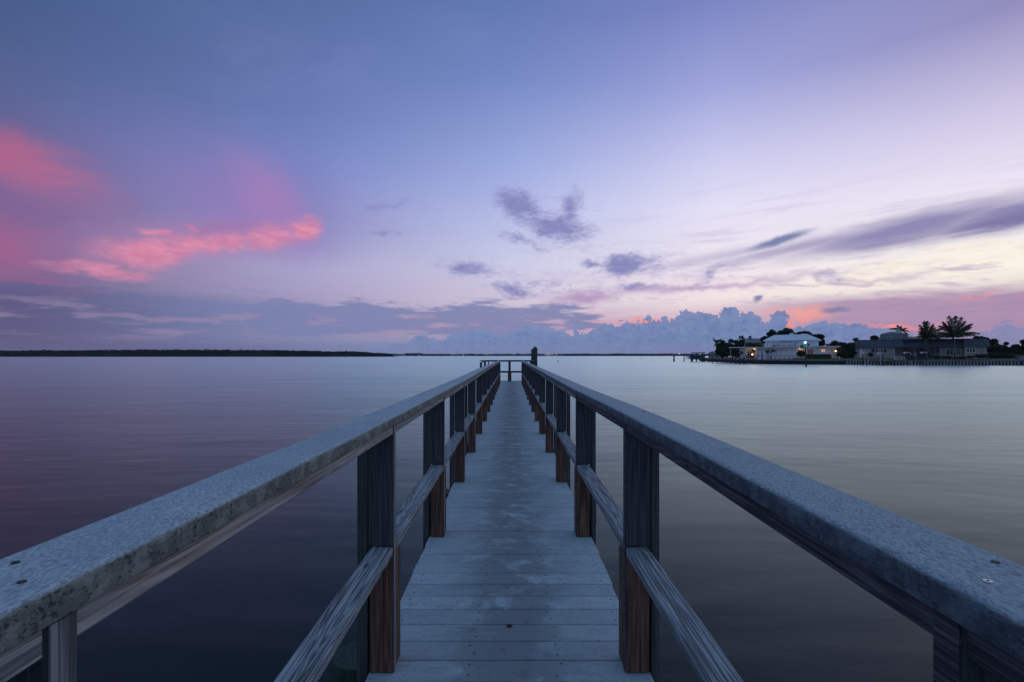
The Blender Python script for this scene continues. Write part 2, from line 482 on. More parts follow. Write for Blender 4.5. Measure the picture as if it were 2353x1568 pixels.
def deck_material():
    m, nt, b = new_mat('blue_grey_deck_boards')
    x, y, z, _ = ocoord(nt, False)
    bi = (y / 0.1432).floor()
    wn = nt.nodes.new('ShaderNodeTexWhiteNoise'); wn.noise_dimensions = '1D'
    nt.links.new(bi.s, wn.inputs['W']); rr = V(nt, wn.outputs['Value'])
    g = noise(nt, vec(nt, x * 0.5, y, z), 130.0, 4, 0.7)
    g2 = noise(nt, vec(nt, x * 0.35 + rr * 9.0, y * 2.0, z), 14.0, 4, 0.6)
    big = noise(nt, vec(nt, x + rr * 0.04, y, z), 5.0, 5, 0.62)
    c = mix(nt, g.ss(0.3, 0.7), (0.36, 0.43, 0.43), (0.56, 0.665, 0.66))
    c = mix(nt, g2.ss(0.4, 0.75) * 0.35, c, (0.20, 0.23, 0.25))
    c = mix(nt, rr * 0.5, c, (0.27, 0.32, 0.34))
    # walked, stained middle
    wear = (x.abs()).ss(0.42, 0.05)
    c = mix(nt, (big + wear * 0.12).ss(0.47, 0.62) * (wear * 0.7 + 0.05), c, (0.19, 0.215, 0.22))
    st = noise(nt, vec(nt, x, y, 4.0), 7.0, 4, 0.6).ss(0.56, 0.66)
    c = mix(nt, st * wear * 0.5, c, (0.16, 0.18, 0.17))
    sp = voro(nt, vec(nt, x, y, z), 38.0).ss(0.16, 0.08)
    c = mix(nt, sp * noise(nt, vec(nt, x, y, 1.0), 6.0, 2).ss(0.5, 0.62) * 0.8, c, (0.06, 0.07, 0.07))
    setc(nt, b, c)
    b.inputs['Roughness'].default_value = 0.72
    b.inputs['Specular IOR Level'].default_value = 0.35
    bump(nt, b, g * 0.6 + g2 * 0.6, 0.5, 0.0012)
    return m


M['deck'] = deck_material()
M['knot'] = flat('dark_knot', (0.025, 0.02, 0.02), 0.8)


def water_material():
    m, nt, b = new_mat('smooth_evening_water')
    nt.nodes.remove(b)
    out = [n for n in nt.nodes if n.type == 'OUTPUT_MATERIAL'][0]
    x, y, z, _ = ocoord(nt, False)
    wx = noise(nt, vec(nt, x * 0.05, y * 0.05, 3.0), 1.0, 2, 0.5) * 9.0
    n1 = noise(nt, vec(nt, x * 0.8 + wx, y * 1.7 + wx + x * 0.25, 0.0), 1.0, 4, 0.6)
    n2 = noise(nt, vec(nt, x * 3.0, y * 7.0 + x * 1.2, 5.0), 1.0, 3, 0.55)
    n3 = noise(nt, vec(nt, x * 0.06, y * 0.16 + wx * 0.1, 9.0), 1.0, 4, 0.6)
    rg = noise(nt, vec(nt, x * 0.006, y * 0.03, 0.0), 1.0, 3, 0.5)
    bp = nt.nodes.new('ShaderNodeBump'); bp.inputs['Strength'].default_value = 0.75; bp.inputs['Distance'].default_value = 1.0
    nt.links.new((n1 * 0.006 + n3 * 0.13).s, bp.inputs['Height'])
    body = nt.nodes.new('ShaderNodeBsdfDiffuse'); body.inputs[0].default_value = (0.003, 0.006, 0.007, 1)
    gl = nt.nodes.new('ShaderNodeBsdfGlossy'); gl.inputs[0].default_value = (0.79, 0.96, 0.89, 1)
    nt.links.new((rg.ss(0.3, 0.7) * 0.08 + 0.27).s, gl.inputs['Roughness'])
    fr = nt.nodes.new('ShaderNodeFresnel'); fr.inputs['IOR'].default_value = 1.28
    mx = nt.nodes.new('ShaderNodeMixShader')
    nt.links.new(bp.outputs[0], gl.inputs['Normal']); nt.links.new(bp.outputs[0], fr.inputs['Normal'])
    nt.links.new(fr.outputs[0], mx.inputs[0]); nt.links.new(body.outputs[0], mx.inputs[1]); nt.links.new(gl.outputs[0], mx.inputs[2])
    nt.links.new(mx.outputs[0], out.inputs['Surface'])
    return m


M['water'] = water_material()


def grass_material():
    m, nt, b = new_mat('lawn')
    x, y, z, _ = ocoord(nt, False)
    n = noise(nt, vec(nt, x, y, z), 1.5, 5, 0.7)
    setc(nt, b, mix(nt, n.ss(0.3, 0.7), (0.03, 0.055, 0.02), (0.08, 0.11, 0.04)))
    b.inputs['Roughness'].default_value = 0.95
    return m


M['grass'] = grass_material()
M['leaf'] = flat('evergreen_leaves', (0.045, 0.07, 0.03), 0.7, 0.5, 0.8, spec=0.2)
M['leaf2'] = flat('olive_leaves', (0.06, 0.08, 0.035), 0.7, 0.5, 0.8, spec=0.2)
M['palm'] = flat('palm_leaves', (0.05, 0.08, 0.035), 0.6, 0.4, 1.0, spec=0.3)
M['bark'] = flat('bark', (0.09, 0.08, 0.07), 0.9, 0.4, 4)
M['palm_bark'] = flat('palm_bark', (0.13, 0.12, 0.10), 0.9, 0.3, 6)
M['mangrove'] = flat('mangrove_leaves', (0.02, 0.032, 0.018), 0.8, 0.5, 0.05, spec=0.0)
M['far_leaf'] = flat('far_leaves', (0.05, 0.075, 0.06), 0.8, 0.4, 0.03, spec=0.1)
M['white_wall'] = flat('white_render', (0.86, 0.86, 0.85), 0.7, 0.06, 1.2)
M['white_trim'] = flat('white_trim', (0.80, 0.80, 0.79), 0.6)
M['panel_line'] = flat('panel_joint', (0.22, 0.23, 0.25), 0.8)
M['cream_wall'] = flat('tan_render', (0.42, 0.37, 0.32), 0.8, 0.08, 1.0)
M['quoin'] = flat('pale_quoin', (0.50, 0.48, 0.45), 0.8)
M['pane'] = flat('dark_glass', (0.015, 0.02, 0.025), 0.12, spec=0.6)
M['warm_dark'] = glow('dim_warm_window', (0.16, 0.05, 0.02), 0.25)
M['warm_pane'] = glow('lit_window', (1.0, 0.50, 0.22), 0.5)
M['lamp'] = glow('warm_lamp', (1.0, 0.62, 0.28), 5)
M['bulb_white'] = glow('white_lamp', (1.0, 0.90, 0.82), 30)
M['bulb_pink'] = glow('pink_lamp', (1.0, 0.55, 0.5), 22)
M['green_lamp'] = glow('green_lamp', (0.05, 1.0, 0.62), 5)
M['green_core'] = glow('white_green_lamp', (0.75, 1.0, 0.95), 9)
M['green_board'] = flat('green_dayboard', (0.0, 0.24, 0.055), 0.5)
M['black'] = flat('black_rubber', (0.02, 0.022, 0.025), 0.6)
M['dark_metal'] = flat('dark_metal', (0.07, 0.08, 0.09), 0.5)
M['pale_metal'] = flat('pale_metal', (0.55, 0.57, 0.58), 0.5)
M['dock_wood'] = flat('dock_timber', (0.13, 0.125, 0.115), 0.85, 0.3, 3)
M['dock_pile'] = flat('dock_pile_timber', (0.06, 0.07, 0.065), 0.85, 0.3, 3)
M['blue_hull'] = flat('blue_hull', (0.03, 0.09, 0.16), 0.35)
M['canvas'] = flat('grey_canvas', (0.16, 0.18, 0.2), 0.8)
M['terracotta'] = flat('brown_tiles', (0.16, 0.11, 0.09), 0.8, 0.25, 2)


def lines_material(name, c, dark, per_m, axis='z', width=0.12, rough=0.7, var=0.12):
    """courses of roof tiles, cladding or concrete with a joint every 1/per_m metres"""
    m, nt, b = new_mat(name)
    x, y, z, _ = ocoord(nt, False)
    p = {'x': x, 'y': y, 'z': z}[axis]
    l = (p * per_m).frac()
    n = noise(nt, vec(nt, x, y, z), 1.7, 5, 0.6)
    cc = mix(nt, n.ss(0.3, 0.7), tuple(v * (1 - var) for v in c), tuple(v * (1 + var) for v in c))
    cc = mix(nt, l.ss(width, 0.0), cc, dark)
    setc(nt, b, cc); b.inputs['Roughness'].default_value = rough
    bump(nt, b, l, 0.6, 0.05)
    return m


M['white_tiles'] = lines_material('white_roof_tiles', (0.85, 0.85, 0.86), (0.6, 0.6, 0.62), 3.2)
M['slate'] = lines_material('dark_blue_roof_tiles', (0.095, 0.115, 0.135), (0.04, 0.05, 0.06), 2.6)
M['grey_tiles'] = lines_material('grey_roof_tiles', (0.20, 0.20, 0.21), (0.11, 0.11, 0.12), 2.6)
M['concrete'] = lines_material('seawall_concrete', (0.20, 0.21, 0.20), (0.12, 0.12, 0.12), 0.4, 'x', 0.03, var=0.3)
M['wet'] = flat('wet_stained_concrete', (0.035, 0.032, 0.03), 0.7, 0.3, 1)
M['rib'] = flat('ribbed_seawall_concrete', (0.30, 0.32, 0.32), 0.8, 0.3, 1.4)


# ------------------------------------------------------------------ mesh helpers
class MB:
    """collects shapes; build() links them as ONE mesh object"""
    def __init__(s): s.v, s.f, s.m, s.cur = [], [], [], 0
    def mat(s, i): s.cur = i; return s
    def add(s, vs, fs):
        o = len(s.v); s.v += [tuple(v) for v in vs]
        for f in fs: s.f.append(tuple(i + o for i in f)); s.m.append(s.cur)
        return s
    def box(s, x0, x1, y0, y1, z0, z1, T=None):
        vs = [(x, y, z) for z in (z0, z1) for y in (y0, y1) for x in (x0, x1)]
        if T is not None: vs = [T @ Vector(v) for v in vs]
        return s.add(vs, [(0, 2, 3, 1), (4, 5, 7, 6), (0, 1, 5, 4), (2, 6, 7, 3), (0, 4, 6, 2), (1, 3, 7, 5)])
    def bbox(s, x0, x1, y0, y1, z0, z1, b=0.004):
        """box with chamfered edges"""
        c = [(x0, x1), (y0, y1), (z0, z1)]
        vs, idx = [], {}
        for sx in (0, 1):
            for sy in (0, 1):
                for sz in (0, 1):
                    S = (sx, sy, sz)
                    for a in range(3):
                        p = [c[i][S[i]] + (b if S[i] == 0 else -b) * (0 if i == a else 1) for i in range(3)]
                        idx[(S, a)] = len(vs); vs.append(p)
        fs = []
        for a in range(3):
            u, w = [i for i in range(3) if i != a]
            for sa in (0, 1):
                def K(su, sw):
                    S = [0, 0, 0]; S[a] = sa; S[u] = su; S[w] = sw; return idx[(tuple(S), a)]
                q = (K(0, 0), K(1, 0), K(1, 1), K(0, 1))
                flip = (sa == 0) ^ (a == 1)
                fs.append(q[::-1] if flip else q)
        for a in range(3):              # edges along axis a
            u, w = [i for i in range(3) if i != a]
            for su in (0, 1):
                for sw in (0, 1):
                    def K(sa, ax):
                        S = [0, 0, 0]; S[a] = sa; S[u] = su; S[w] = sw; return idx[(tuple(S), ax)]
                    fs.append((K(0, u), K(1, u), K(1, w), K(0, w)))
        for sx in (0, 1):
            for sy in (0, 1):
                for sz in (0, 1):
                    fs.append(tuple(idx[((sx, sy, sz), a)] for a in range(3)))
        return s.add(vs, fs)
    def tube(s, pts, rad, n=8, cap=True):
        pts = [Vector(p) for p in pts]; k = len(pts)
        rr = rad if isinstance(rad, (list, tuple)) else [rad] * k
        o = []
        for i, p in enumerate(pts):
            t = (pts[min(i + 1, k - 1)] - pts[max(i - 1, 0)]).normalized()
            a = Vector((0, 0, 1)) if abs(t.z) < 0.9 else Vector((1, 0, 0))
            u = t.cross(a).normalized(); w = t.cross(u)
            for j in range(n):
                q = 2 * pi * j / n
                o.append(p + (u * cos(q) + w * sin(q)) * rr[i])
        fs = [(i * n + j, i * n + (j + 1) % n, (i + 1) * n + (j + 1) % n, (i + 1) * n + j) for i in range(k - 1) for j in range(n)]
        if cap: fs += [tuple(range(n))[::-1], tuple((k - 1) * n + j for j in range(n))]
        return s.add(o, fs)
    def ball(s, c, r, n=8):
        c = Vector(c)
        rings = max(4, n // 2 + 1)
        vs = [c + Vector((0, 0, r))]
        for i in range(1, rings):
            a = pi * i / rings
            for j in range(n):
                q = 2 * pi * j / n
                vs.append(c + Vector((sin(a) * cos(q), sin(a) * sin(q), cos(a))) * r)
        vs.append(c - Vector((0, 0, r)))
        fs = [(0, 1 + j, 1 + (j + 1) % n) for j in range(n)]
        for i in range(rings - 2):
            for j in range(n):
                fs.append((1 + i * n + j, 1 + (i + 1) * n + j, 1 + (i + 1) * n + (j + 1) % n, 1 + i * n + (j + 1) % n))
        l = len(vs) - 1; b0 = 1 + (rings - 2) * n
        fs += [(l, b0 + (j + 1) % n, b0 + j) for j in range(n)]
        return s.add(vs, fs)
    def sweep(s, stations, section):
        """stations: (y, dx, dz); section: closed [(x, z)] swept along y"""
        n = len(section); o = []
        for k, (y, dx, dz) in enumerate(stations):
            for (x, z) in section: o.append((x + dx, y, z + dz))
        fs = [(i * n + j, i * n + (j + 1) % n, (i + 1) * n + (j + 1) % n, (i + 1) * n + j) for i in range(len(stations) - 1) for j in range(n)]
        fs += [tuple(range(n)), tuple((len(stations) - 1) * n + j for j in range(n))[::-1]]
        return s.add(o, fs)
    def build(s, name, mats, parent=None, smooth=False, fix=True):
        me = bpy.data.meshes.new(name); me.from_pydata(s.v, [], s.f)
        mats = mats if isinstance(mats, (list, tuple)) else [mats]
        for m in mats: me.materials.append(m)
        me.polygons.foreach_set('material_index', s.m)
        if fix:
            bm = bmesh.new(); bm.from_mesh(me); bmesh.ops.recalc_face_normals(bm, faces=bm.faces); bm.to_mesh(me); bm.free()
        if smooth: me.polygons.foreach_set('use_smooth', [True] * len(me.polygons))
        me.update()
        o = bpy.data.objects.new(name, me); COL.objects.link(o)
        if parent: o.parent = parent
        return o


def tag(o, label=None, cat=None, group=None, kind=None):
    if label: o['label'] = label
    if cat: o['category'] = cat
    if group: o['group'] = group
    if kind: o['kind'] = kind
    return o


def thing(name, label, cat, loc=(0, 0, 0), rz=0.0, group=None):
    o = bpy.data.objects.new(name, None); COL.objects.link(o)
    o.empty_display_size = 0.3
    o.location = loc; o.rotation_euler = (0, 0, rz)
    return tag(o, label, cat, group)


def interp(tab, x):
    if x <= tab[0][0]: return tab[0][1]
    for (a, va), (b, vb) in zip(tab, tab[1:]):
        if x <= b: return va + (vb - va) * (x - a) / (b - a)
    return tab[-1][1]


# ------------------------------------------------------------------ water and land (setting)
w = MB()
ys = [-300, 0, 20, 60, 150, 400, 1000, 2150]
xs = [-2600, -1200, -200, -40, 0, 40, 200, 1200, 2600]
vs = [(x, y, 0) for y in ys for x in xs]; nx = len(xs)
w.add(vs, [(j * nx + i, j * nx + i + 1, (j + 1) * nx + i + 1, (j + 1) * nx + i) for j in range(len(ys) - 1) for i in range(nx - 1)])
tag(w.build('water', M['water'], fix=False), kind='structure')

# right-hand shore: seawall line (from the canal corner round to the right edge)
SW = [(96, 262), (83.6, 217), (77.6, 160), (84, 152.5), (94.4, 146.5), (134.8, 135), (200, 122)]
land = MB()
rows = [(0.25, 1.22), (5, 1.45), (12, 1.7), (30, 1.95), (120, 2.1), (400, 2.1)]
pts = []
for i, (x, y) in enumerate(SW):
    d = Vector((0.55, 0.83)) if i > 1 else Vector((0.98, 0.2))
    for off, z in rows: pts.append((x + d.x * off, y + d.y * off, z))
k = len(rows)
land.add(pts, [(i * k + j, (i + 1) * k + j, (i + 1) * k + j + 1, i * k + j + 1) for i in range(len(SW) - 1) for j in range(k - 1)])
lo = land.build('lawn', M['grass'], smooth=True); tag(lo, kind='structure')
if lo.data.polygons[0].normal.z < 0: lo.data.flip_normals()


def ground_z(x, y):
    return 1.9


# ------------------------------------------------------------------ PIER
PX = -0.0065                                        # centre line of the pier
DZ = 1.421                                          # top of the deck boards
Hc = H - DZ                                         # eye above deck
ST = [-1.0, 0.52, 2.055, 3.6, 5.15, 6.72, 8.31, 9.93, 11.55, 13.15, 14.75, 16.35, 17.95, 19.55, 21.15, 22.62]
YEND = 25.0
capL = [(-2, .236), (0.47, .235), (0.9, .238), (1.29, .240), (1.88, .243), (2.57, .245), (3.5, .247), (5.2, .249), (6.55, .247), (8.5, .240), (10.4, .236), (14, .238), (18, .243), (23, .240)]
capR = [(-2, .236), (0.48, .235), (0.95, .2345), (1.5, .232), (2.05, .232), (2.7, .236), (3.6, .241), (5.2, .243), (8, .240), (12, .243), (16, .240), (19, .244), (23, .246)]
rnd = random.Random(5)

pier = thing('fishing_pier', 'long narrow wooden pier with railings on both sides running straight out over the water', 'pier')

# deck: boards and their screws are one part
dk = MB()
y = -2.0
pitch = 0.1432
bi = math.floor(-2.0 / pitch)
while bi * pitch < YEND - 0.1:
    y0 = bi * pitch + 0.0025; y1 = (bi + 1) * pitch - 0.0035
    e = rnd.uniform(-0.004, 0.004); e2 = rnd.uniform(-0.004, 0.004); dz = rnd.uniform(-0.0012, 0.0012)
    hw0, hw1 = (-0.570 + e, 0.571 + e2) if y0 < 22.55 else (-1.36 + e, 1.18 + e2)
    dk.mat(0).bbox(PX + hw0, PX + hw1, y0, y1, DZ - 0.03 + dz, DZ + dz, 0.003)
    if y0 < 14:
        for sx in (-0.515, -0.155, 0.20, 0.515):
            for sy in (0.28, 0.76):
                if abs(sx) > 0.4 and min(abs(y0 + pitch * sy - (s + 0.07)) for s in ST) < 0.1: continue
                cx = PX + sx + rnd.uniform(-0.02, 0.02); cy = y0 + pitch * (sy + rnd.uniform(-0.06, 0.06))
                r = 0.0054 if y0 < 6 else 0.006
                dk.mat(2 if rnd.random() < 0.1 else 1)
                n = 8
                dk.add([(cx + r * cos(2 * pi * j / n), cy + r * sin(2 * pi * j / n), DZ + dz + 0.0006) for j in range(n)], [tuple(range(n))])
    bi += 1
# dark knot hole
n = 14
dk.mat(3).add([(PX - 0.002 + 0.0145 * cos(2 * pi * j / n) * (1 + .15 * sin(3 * j)), 2.418 + 0.017 * sin(2 * pi * j / n), DZ + 0.0012) for j in range(n)], [tuple(range(n))])
dk.build('deck', [M['deck'], M['screw'], M['steel'], M['knot']], pier, fix=False)
# recalculated normals for the boards
bm = bmesh.new(); me = pier.children[0].data; bm.from_mesh(me); bmesh.ops.recalc_face_normals(bm, faces=bm.faces)
for f in bm.faces:
    if len(f.verts) in (8, 14) and f.normal.z < 0: f.normal_flip()
bm.to_mesh(me); bm.free()

# stringers and bents below
for xx in (-0.555, -0.02, 0.52):
    MB().bbox(PX + xx, PX + xx + 0.04, -2, 22.6, DZ - 0.25, DZ - 0.034).build('stringer', M['beam'], pier)
for i, yy in enumerate([-0.55, 2.53, 5.55, 8.5, 11.5, 14.5, 17.5, 20.5]):
    for sx in (-1, 1):
        X = PX + (-0.745 if sx < 0 else 0.50)
        if sx > 0: yy += 0.0
        pb = MB(); pts = [(X, yy, -3), (X, yy, 0.6), (X, yy, DZ - 0.20)]
        pb.tube(pts, [0.14, 0.135, 0.125], 20)
        pb.build('piling', M['pile'], pier, smooth=False)
    MB().bbox(PX - 0.9, PX + 0.9, yy - 0.19, yy - 0.15, DZ - 0.50, DZ - 0.26).build('cross_beam', M['far_rail'], pier)

# railings
for side, tab, nm in ((-1, capL, 'L'), (1, capR, 'R')):
    S = lambda a, b: (min(side * a, side * b), max(side * a, side * b))
    ins = 0.4685 if side < 0 else 0.4685       # inner face
    capm = M['cap_left'] if side < 0 else M['cap_right']
    # cap boards with rounded upper edges
    cuts = [-1.6, 0.0 if False else -1.0, 5.02, 9.9, 13.2, 18.0, 22.75] if side > 0 else [-1.6, -1.0, 5.5, 10.0, 14.8, 19.6, 22.75]
    x0, x1 = 0.458, 0.592 if side < 0 else 0.585
    rr = 0.011
    sec = []
    for cx, cz, a0 in ((x1 - rr, 0 - rr, 0), (x0 + rr, 0 - rr, 90), (x0 + 0.003, -0.038 + 0.003, 180), (x1 - 0.003, -0.038 + 0.003, 270)):
        r_ = rr if cz > -0.02 else 0.003
        for q in range(0, 91, 18 if r_ > 0.005 else 45):
            sec.append((side * (cx + r_ * cos(R(a0 + q))) + PX, cz + r_ * sin(R(a0 + q))))
    for a, b in zip(cuts, cuts[1:]):
        st = []; yy = a + 0.0015; kk = 0
        n = max(2, int((b - a) / 0.12)); ph = rnd.uniform(0, 6)
        for q in range(n + 1):
            yy = a + 0.0015 + (b - a - 0.003) * q / n
            wob = 0.0022 * mnoise.noise(Vector((yy * 2.2, side * 9, ph)))
            wx = 0.005 * mnoise.noise(Vector((yy * 0.6, side * 5, 2.0)))
            st.append((yy, wx, H - interp(tab, yy) + wob))
        MB().sweep(st, sec).build('handrail_cap', capm, pier, smooth=True)
    # flat rails between the stations: one under the cap, one at knee height
    for i in range(len(ST) - 1):
        a, b = ST[i] + 0.039, ST[i + 1] - 0.001
        for which in ('top', 'mid'):
            zt = []
            n = 10
            sag = rnd.uniform(-0.004, 0.004)
            for q in range(n + 1):
                yy = a + (b - a) * q / n
                top = (H - interp(tab, yy) - 0.0385) if which == 'top' else (DZ + 0.509 + sag * sin(pi * q / n))
                wx = 0.0025 * mnoise.noise(Vector((yy * 2.5, side * 3.0 + (which == 'mid'), 7)))
                zt.append((yy, wx, top + (0 if which == 'top' else 0.002 * mnoise.noise(Vector((yy * 3, side, 3))))))
            th = 0.036; c = 0.004
            sc = [(ins + c, 0), (0.556 - c, 0), (0.556, -c), (0.556, -th + c), (0.556 - c, -th), (ins + c, -th), (ins, -th + c), (ins, -c)]
            sc = [(side * x + PX, z) for x, z in sc]
            if which == 'top': mt = (M['rail_tan'] if i % 2 else M['rail_grey']) if side < 0 else (M['rail_dark'] if i < 3 else M['rail_grey'])
            else: mt = M['mid_grey']
            MB().sweep(zt, sc).build('rail', mt, pier)
    # posts: outer full-length post, short stud above the knee rail, block below it
    for i, s0 in enumerate(ST):
        lean = rnd.uniform(-0.003, 0.003)
        ztop = H - interp(tab, s0) - 0.0390
        a, b = S(0.572, 0.613 if side < 0 else 0.603)
        po = MB(); po.bbox(PX + a, PX + b, s0 + 0.002, s0 + 0.090, 0.9, ztop, 0.004)
        post = po.build('post', M['post_green'], pier)
        a, b = S(ins - 0.002, 0.562)
        st_ = MB(); st_.bbox(PX + a, PX + b, s0, s0 + 0.038, DZ + 0.512, ztop - 0.001, 0.003)
        st_.build('stud', M['post_dark'], post)
        bl = MB(); bl.bbox(PX + a, PX + b, s0 + 0.001, s0 + 0.136, DZ + 0.001, DZ + 0.470, 0.004)
        dark = rnd.random() < 0.25
        bl.build('block', M['post_dark'] if (dark and i > 2) else M['block_brown'], post)
        # narrow pale edge strip, the arris of the stud facing the walkway
        ed = MB(); a2, b2 = S(ins - 0.0045, ins - 0.0022)
        ed.box(PX + a2, PX + b2, s0 + 0.003, s0 + 0.035, DZ + 0.004, ztop - 0.002)
        ed.build('edge_strip', M['strip_pale'] if side < 0 else M['rail_dark'], post)
    # screws in the cap
    for i, s0 in enumerate(ST[:7]):
        for xx, k2 in ((0.50, 0), (0.555, 1)):
            if rnd.random() < 0.35 and i > 1: continue
            zz = H - interp(tab, s0 + 0.03)
            cx = PX + side * xx; cy = s0 + 0.03 + (0.03 if k2 else -0.02)
            n = 12; sc = MB()
            bright = side > 0 and i == 1 and k2 == 0
            sc.tube([(cx, cy, zz - 0.004), (cx, cy, zz + 0.0016)], 0.0042, 12)
            if bright: sc.mat(1); sc.tube([(cx, cy, zz + 0.0015), (cx, cy, zz + 0.0019)], 0.0017, 4)
            sc.build('screw', [M['steel'], M['black']] if bright else M['screw'], pier)

# end platform: side rails and the far rail
PL, PR = PX - 1.30, PX + 1.06
def long_box(name, m, x0, x1, y0, y1, z0, z1): return MB().bbox(x0, x1, y0, y1, z0, z1, 0.004).build(name, m, pier)
zt = H - 0.235
long_box('end_cap', M['far_cap'], PL - 0.08, PR + 0.02, YEND - 0.14, YEND, zt - 0.038, zt)
long_box('rail', M['far_rail'], PL, PR, YEND - 0.11, YEND - 0.02, zt - 0.078, zt - 0.040)
long_box('rail', M['far_rail'], PL, PR, YEND - 0.11, YEND - 0.07, DZ + 0.43, DZ + 0.515)
long_box('side_cap', M['far_cap'], PL - 0.08, PL + 0.06, 22.7, YEND - 0.143, zt - 0.038, zt)
long_box('side_cap', M['far_cap'], PR - 0.12, PR + 0.02, 22.7, YEND - 0.143, zt - 0.038, zt)
for xx in (PL, PR - 0.1):
    long_box('rail', M['far_rail'], xx, xx + 0.09, 22.75, YEND - 0.12, zt - 0.078, zt - 0.040)
    long_box('rail', M['far_rail'], xx, xx + 0.09, 22.75, YEND - 0.12, DZ + 0.43, DZ + 0.47)
for xx, yy, ww in ((PL + 0.0, YEND - 0.065, 0.1), (PL + 0.17, YEND - 0.06, 0.05), (PX - 0.10, YEND - 0.065, 0.115), (PR - 0.12, YEND - 0.065, 0.1), (PL - 0.06, 22.66, 0.1), (PR - 0.08, 22.66, 0.1)):
    long_box('post', M['post_dark'], xx - ww / 2 + 0.03, xx + ww / 2 + 0.03, yy, yy + 0.05, 0.9, zt - 0.079)
long_box('block', M['block_brown'], PX - 0.155, PX + 0.02, YEND - 0.068, YEND - 0.005, DZ + 0.002, DZ + 0.43)
long_box('kick_board', M['post_green'], -1.0, 1.0, YEND - 0.06, YEND - 0.02, DZ + 0.004, DZ + 0.03)
for xx in (-1.30, 1.12):
    long_box('fascia', M['beam'], PX + xx - 0.02, PX + xx + 0.02, 22.6, YEND, DZ - 0.25, DZ - 0.034)
for xx, yy in ((-1.15, 22.9), (-1.15, 24.8), (1.15, 22.9)):
    MB().tube([(PX + xx, yy, -3), (PX + xx, yy, DZ - 0.26)], 0.12, 14).build('piling', M['pile'], pier)
# tall pilings at the platform's right corner
t = MB(); t.tube([(1.146, 24.5, -3), (1.146, 24.5, H + 0.30)], [0.125, 0.112], 20)
t.tube([(1.146, 24.5, H + 0.30), (1.146, 24.5, H + 0.335)], 0.116, 20)
tp = t.build('piling', M['pile'], pier); tp['label'] = 'tall round corner piling with a pointed cap'
c = MB(); c.tube([(1.146, 24.5, H + 0.335), (1.146, 24.5, H + 0.44)], [0.116, 0.004], 20)
c.build('piling_cap', M['far_cap'], tp)
t = MB(); t.tube([(1.10, 25.35, -3), (1.10, 25.35, H + 0.295)], [0.12, 0.11], 16)
t.build('piling', M['pile'], pier)['label'] = 'flat topped piling behind the pointed one'


# ------------------------------------------------------------------ plants
def leaf_cards(mb, rng, c, r, n, size, zmin=None, hollow=0.5):
    """many small leaf sprays filling an ellipsoid clump"""
    for _ in range(n):
        while True:
            p = Vector((rng.uniform(-1, 1), rng.uniform(-1, 1), rng.uniform(-1, 1)))
            if p.length <= 1: break
        p = p.normalized() * (hollow + (1 - hollow) * p.length) if p.length > 0.01 else p
        q = Vector((c[0] + p.x * r[0], c[1] + p.y * r[1], c[2] + p.z * r[2]))
        if zmin is not None and q.z < zmin: continue
        u = Vector((rng.gauss(0, 1), rng.gauss(0, 1), rng.gauss(0, 0.7))).normalized()
        v = u.cross(Vector((rng.gauss(0, 1), rng.gauss(0, 1), rng.gauss(0, 1)))).normalized()
        s = size * rng.uniform(0.6, 1.4)
        mb.add([q - u * s, q + v * s * 0.45, q + u * s, q - v * s * 0.45], [(0, 1, 2, 3)])


def tree(label, sx0, sx1, top, bot, Y, group=None, name='tree', n=1500, seed=0, mat='leaf', size=0.30, ground=None, clumps=26, cat='tree', trunk=True):
    """a broadleaf tree or shrub; its outline is given in photo pixels at distance Y"""
    rng = random.Random(seed * 7 + 1)
    a, b = at(sx0, top, Y), at(sx1, bot, Y)
    zg = ground if ground is not None else 1.85
    cx, wd = (a.x + b.x) / 2, abs(b.x - a.x)
    z1, z0 = a.z, max(b.z, zg + 0.02)
    hh = z1 - z0
    root = thing(name, label, cat, (cx, Y, zg), 0, group)
    tr = MB()
    hub = z0 - zg + hh * 0.35
    r0 = min(0.35, wd * 0.035 + 0.04)
    tr.tube([(0, 0, -0.2), (0.1 * r0, 0, hub * 0.5), (0, 0.05, hub)], [r0, r0 * 0.8, r0 * 0.6], 7)
    cr = MB()
    for i in range(clumps):
        for _ in range(40):
            u = rng.uniform(-1, 1); t = rng.uniform(0, 1); v = rng.uniform(-1, 1)
            if (u * u + v * v) <= (1 - (abs(t - 0.45) / 0.6) ** 2): break
        rr = rng.uniform(0.10, 0.22)
        rx = wd * rr * 0.9; rz = min(hh * 0.42, wd * rr * 0.75)
        c = (u * (wd / 2 - rx), v * wd * 0.38, (z0 - zg) + rz * 0.9 + t * max(0.05, (hh - 2 * rz)))
        leaf_cards(cr, rng, c, (rx, rx, rz), int(n * 1.9) // clumps, size * 0.9, zmin=0.0, hollow=0.25)
        if trunk and i % 2 == 0:
            tr.tube([(0, 0.05, hub * 0.8), (c[0] * 0.55, c[1] * 0.5, (hub + c[2]) * 0.5), c], [r0 * 0.5, r0 * 0.35, r0 * 0.12], 5)
    if trunk: tr.build('trunk', M['bark'], root)
    cr.build('crown', M[mat], root, fix=False)
    return root


